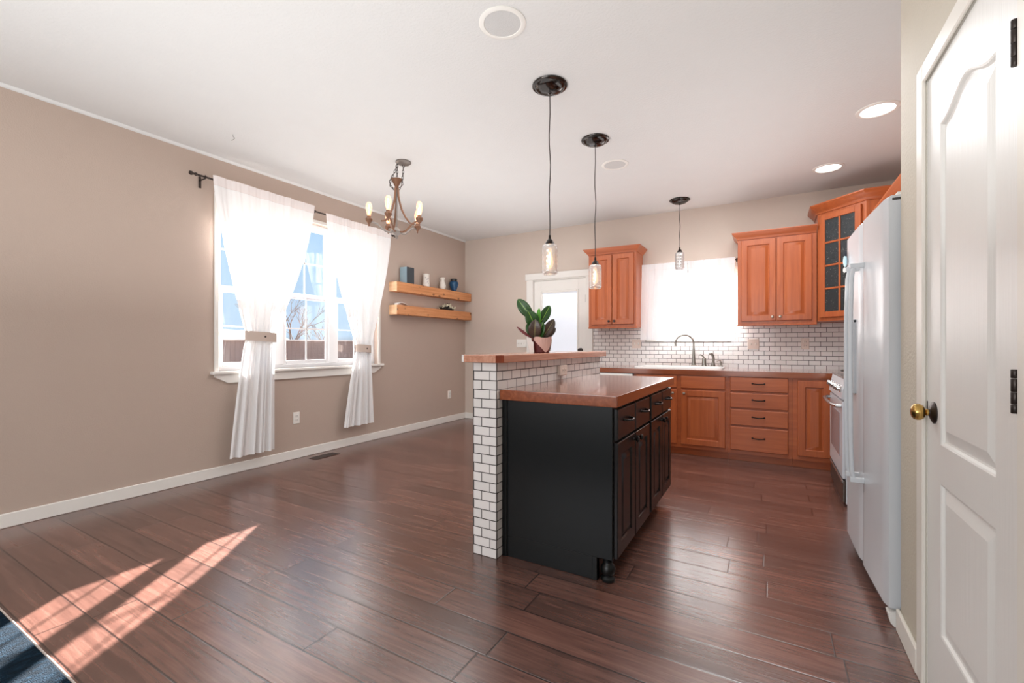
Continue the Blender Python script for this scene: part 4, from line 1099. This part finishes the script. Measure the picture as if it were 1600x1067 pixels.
def speaker(x, y, label):
    r = thing('ceiling_speaker', (x, y, CZ), label, 'ceiling speaker', 'round ceiling speakers')
    MB().lathe([(.117, CZ), (.117, CZ - .004), (.112, CZ - .007), (.094, CZ - .007), (.091, CZ - .003)], (x, y, 0), 48, None, False).build('trim_ring', 'plastic_white', r)
    MB().lathe([(.093, CZ - .0005), (.092, CZ - .004), (.05, CZ - .0055), (.003, CZ - .006)], (x, y, 0), 48).build('grille', 'speaker_mesh', r)
speaker(-1.162, 1.917, 'round white ceiling speaker nearest the camera at the top of the picture')
speaker(-1.202, 3.921, 'round white ceiling speaker farther off, between two pendants')
def can(x, y, label):
    r = thing('recessed_light', (x, y, CZ), label, 'recessed light', 'recessed ceiling lights')
    MB().lathe([(.122, CZ), (.120, CZ - .006), (.098, CZ - .009), (.093, CZ - .002)], (x, y, 0), 40, None, False).build('trim_ring', 'plastic_white', r)
    MB().lathe([(.094, CZ - .001), (.093, CZ - .004), (.05, CZ - .005), (.003, CZ - .005)], (x, y, 0), 40).build('lens', 'can_lens', r)
can(.633, 3.901, 'lit recessed ceiling light nearest the pantry door')
can(.453, 4.959, 'lit recessed ceiling light near the glass corner cabinet')
MB().tube([(-3.56, 1.90, CZ - .0), (-3.56, 1.90, CZ - .015), (-3.55, 1.908, CZ - .028), (-3.553, 1.90, CZ - .042), (-3.568, 1.895, CZ - .046), (-3.578, 1.905, CZ - .038)], .0022, 8).build('ceiling_hook', 'ceiling_mark', label='tiny pale hook in the bare ceiling above the dining window', cat='hook')

# ------------------------------------------------------------------ potted plant
px_, py_, pz_ = -1.335, 2.705, 1.0785
pl = thing('potted_plant', (px_, py_, pz_), 'croton-like potted plant in a wrapped pot on the bar top', 'plant')
MB().lathe([(.050, 0), (.054, .003), (.066, .095), (.062, .097), (.058, .088)], (px_, py_, pz_), 24).build('pot', 'pot_maroon', pl)
MB().lathe([(.060, .084), (.03, .09), (.004, .092)], (px_, py_, pz_), 18).build('soil', 'soil', pl)
def wrap(name, mat, a0, a1, lo, hi, r0, r1, n=26):
    rows = []
    for i in range(6):
        t = i / 5; row = []
        for j in range(n + 1):
            a = lerp(a0, a1, j / n); zlo, zhi = lo(j / n), hi(j / n); z_ = lerp(zlo, zhi, t)
            rr = r0 + (r1 - r0) * (z_ / .1) + .004 * math.sin(j * 1.7 + i) * t
            row.append(Vector((px_ + rr * math.cos(a), py_ + rr * math.sin(a), pz_ + z_)))
        rows.append(row)
    return MB().grid(rows).build(name, mat, pl, ang=60)
ac = math.atan2(-py_, -px_)   # towards the camera
# pink paper covers a slanted part of the front
wrap('pink_wrap', 'wrap_pink', ac - .75, ac + 1.35, lambda t: max(.004, .082 - .085 * min(1, t / .62) if t < .62 else .0 + (t - .62) * .12), lambda t: .103 + .004 * math.sin(t * 9), .0565, .0715)
wrap('white_wrap', 'paper_white', ac - 2.3, ac - .62, lambda t: .002, lambda t: .10 - .03 * (2 * t - 1) ** 2, .078, .096)
wrap('white_wrap', 'paper_white', ac + 1.25, ac + 2.6, lambda t: .01, lambda t: .09, .060, .074)
def leaf(base, tip, width, mat, bend=.02, twist=0., stem=.0):
    b, t_ = Vector(base), Vector(tip); ax_ = (t_ - b); L_ = ax_.length; ax_.normalize()
    view = (Vector((0, 0, 1.2)) - b).normalized()
    side = ax_.cross(view).normalized(); nrm = side.cross(ax_).normalized()
    side = (side * math.cos(twist) + nrm * math.sin(twist)).normalized(); nrm = side.cross(ax_).normalized()
    rows = []; n = 14
    for i in range(n + 1):
        s_ = i / n; wd = width * (max(0, math.sin(PI * min(1, s_ ** 1.15 * .95 + .05))) ** .58)
        if s_ == 1: wd = width * .03
        c_ = b + ax_ * L_ * (stem * .5 + (1 - stem * .5) * s_) - nrm * bend * (s_ - .5) ** 2 * 4 * 1.0 + Vector((0, 0, 0))
        rows.append([c_ + side * wd * k + nrm * (.22 * wd * abs(k)) for k in (-.5, -.33, -.16, 0, .16, .33, .5)])
    o = MB().grid(rows, True).build('leaf', mat, pl, ang=180)
    md = o.modifiers.new('thickness', 'SOLIDIFY'); md.thickness = .0012
    return o
r_ = Vector((.899, .443, 0)); f_ = Vector((-.443, .899, 0))   # right of / away from the camera at the pot
B0 = Vector((px_, py_, pz_ + .088))
def q(l, h, d=0): return B0 + r_ * l + Vector((0, 0, h)) + f_ * d
def pq(x, y, d=0): return q((x - 847) * .00433, (530.6 - y) * .00433, d)
specs = [(pq(834, 498, .01), pq(810, 467, .02), .080, 'leaf_dark', .012, .15), (pq(839, 514, -.01), pq(827, 486, -.03), .092, 'leaf_dark', .015, -.2),
         (pq(844, 510, .01), pq(843, 481, .02), .036, 'leaf_bright', .01, .5), (pq(844, 508, .02), pq(861, 477, .03), .068, 'leaf_dark', .014, -.15),
         (pq(837, 530, -.03), pq(838, 501, -.07), .088, 'leaf_purple', .018, .1), (pq(844, 530, -.03), pq(849, 504, -.05), .060, 'leaf_dark', .012, .3),
         (pq(848, 530, -.02), pq(867, 500, -.04), .070, 'leaf_purple', .014, -.2), (pq(850, 530, .0), pq(869, 512, .0), .056, 'leaf_purple', .012, .2),
         (pq(850, 530, .02), pq(869, 518, .02), .02, 'leaf_dark', .01, .2), (pq(833, 529, .0), pq(809, 511, -.01), .020, 'leaf_red', .008, .4),
         (pq(832, 526, .01), pq(827, 503, .02), .055, 'leaf_dark', .01, .2), (pq(840, 528, .01), pq(832, 506, .0), .07, 'leaf_dark', .01, .1)]
for s_ in specs: leaf(*s_)
MB().tube([q(0, -.01), q(-.012, .06), q(-.03, .10), pq(836, 500, .01)], [.006, .005, .004, .003], 8).tube([q(.004, 0), q(-.012, .07), pq(844, 508, .02)], [.004, .003, .003], 8).build('stem', 'stem_green', pl)

# ------------------------------------------------------------------ floor vent, rug
vt = thing('floor_vent', (-3.93, 2.995, 0), 'brown metal floor vent by the left baseboard', 'floor vent')
m = MB(); m.box(-3.99, -3.87, 2.855, 3.135, .0, .004, .0015); m.build('vent_frame', 'vent_brown', vt)
m = MB()
for i in range(12):
    for xx in (-3.975, -3.925): m.box(xx, xx + .04, 2.872 + i * .0215, 2.884 + i * .0215, .0035, .0048)
m.build('vent_slots', 'slot_dark', vt)
rug = thing('area_rug', (-1.9, -.6, 0), 'dark blue low pile rug in the bottom left corner', 'rug')
MB().box(-3.9, .1, -1.9, .558, 0, .011, .003).build('rug_pile', 'rug_blue', rug)
MB().box(-3.9, .1, .558, .566, 0, .010, .003).build('edge_binding', 'edge_strip', rug, label='pale binding along the edge')

# ------------------------------------------------------------------ outside
MB().box(-60, -4.4, -20, 40, -.62, -.5).build('ground', 'dry_ground', kind=S)
fn = thing('yard_fence', (-14, 9, -.5), 'weathered brown board fence beyond the dining window', 'fence')
m = MB(); y_ = 2.0; rnd = random.Random(3)
while y_ < 20:
    m.box(-14.02, -14.0, y_, y_ + .138, -.48, 1.30 + rnd.uniform(-.012, .012)); y_ += .142
m.build('board_panel', 'fence_wood', fn, flat=True)
MB().box(-14.0, -13.94, 2, 20, 1.27, 1.315).build('top_rail', 'fence_rail', fn)
def tree(x, y, h, label, seed, spread=.5, depth=6):
    rnd = random.Random(seed)
    t = thing('bare_tree', (x, y, -.5), label, 'tree', 'bare trees beyond the fence')
    br = MB(); tk = MB()
    def grow(p, d, L_, r_, k, m):
        q_ = p + d * L_; mid = p.lerp(q_, .5) + Vector((rnd.uniform(-1, 1), rnd.uniform(-1, 1), 0)) * L_ * .05
        m.tube([p, mid, q_], [r_, r_ * .85, r_ * .68], 5 if k > 1 else 4, False)
        if k == 0: return
        for i in range(rnd.choice((2, 3, 3))):
            nd = (d + Vector((rnd.uniform(-1, 1), rnd.uniform(-1, 1), rnd.uniform(-.35, .75))) * spread * 1.3).normalized()
            grow(q_ if i else p.lerp(q_, .8), nd, L_ * rnd.uniform(.62, .85), r_ * .62, k - 1, br)
    grow(Vector((x, y, -.5)), Vector((0, 0, 1)), h * .26, h * .016, depth, tk)
    tk.build('trunk', 'bark', t); br.build('branches', 'bark', t, flat=True)
tree(-17.5, 10.3, 4.4, 'bare branching tree seen through the left part of the middle window sash', 11)
tree(-25.5, 17.0, 5.2, 'bare branching tree seen through the right part of the middle window sash', 5)
tree(-16.5, 7.3, 4.6, 'thin bare tree seen through the left window sash', 21, .45, 5)
tree(-20.0, 15.2, 3.6, 'bare tree seen low through the right window sash', 8, .5, 5)
hs = thing('neighbour_house', (-42, 20, -.5), 'low grey house far beyond the fence in the left window sash', 'house')
MB().box(-46, -38, 15, 25, -.5, 1.55).build('house_walls', 'house_wall', hs)
m = MB(); m.prism([(-46.4, 1.5), (-42, 2.5), (-37.6, 1.5)], lambda p: Vector((p[0], 14.6, p[1])), lambda p: Vector((p[0], 25.4, p[1]))); m.build('roof', 'house_roof', hs)
MB().box(-37.95, -37.85, 15, 25, 1.32, 1.5).build('fascia', 'house_trim', hs)
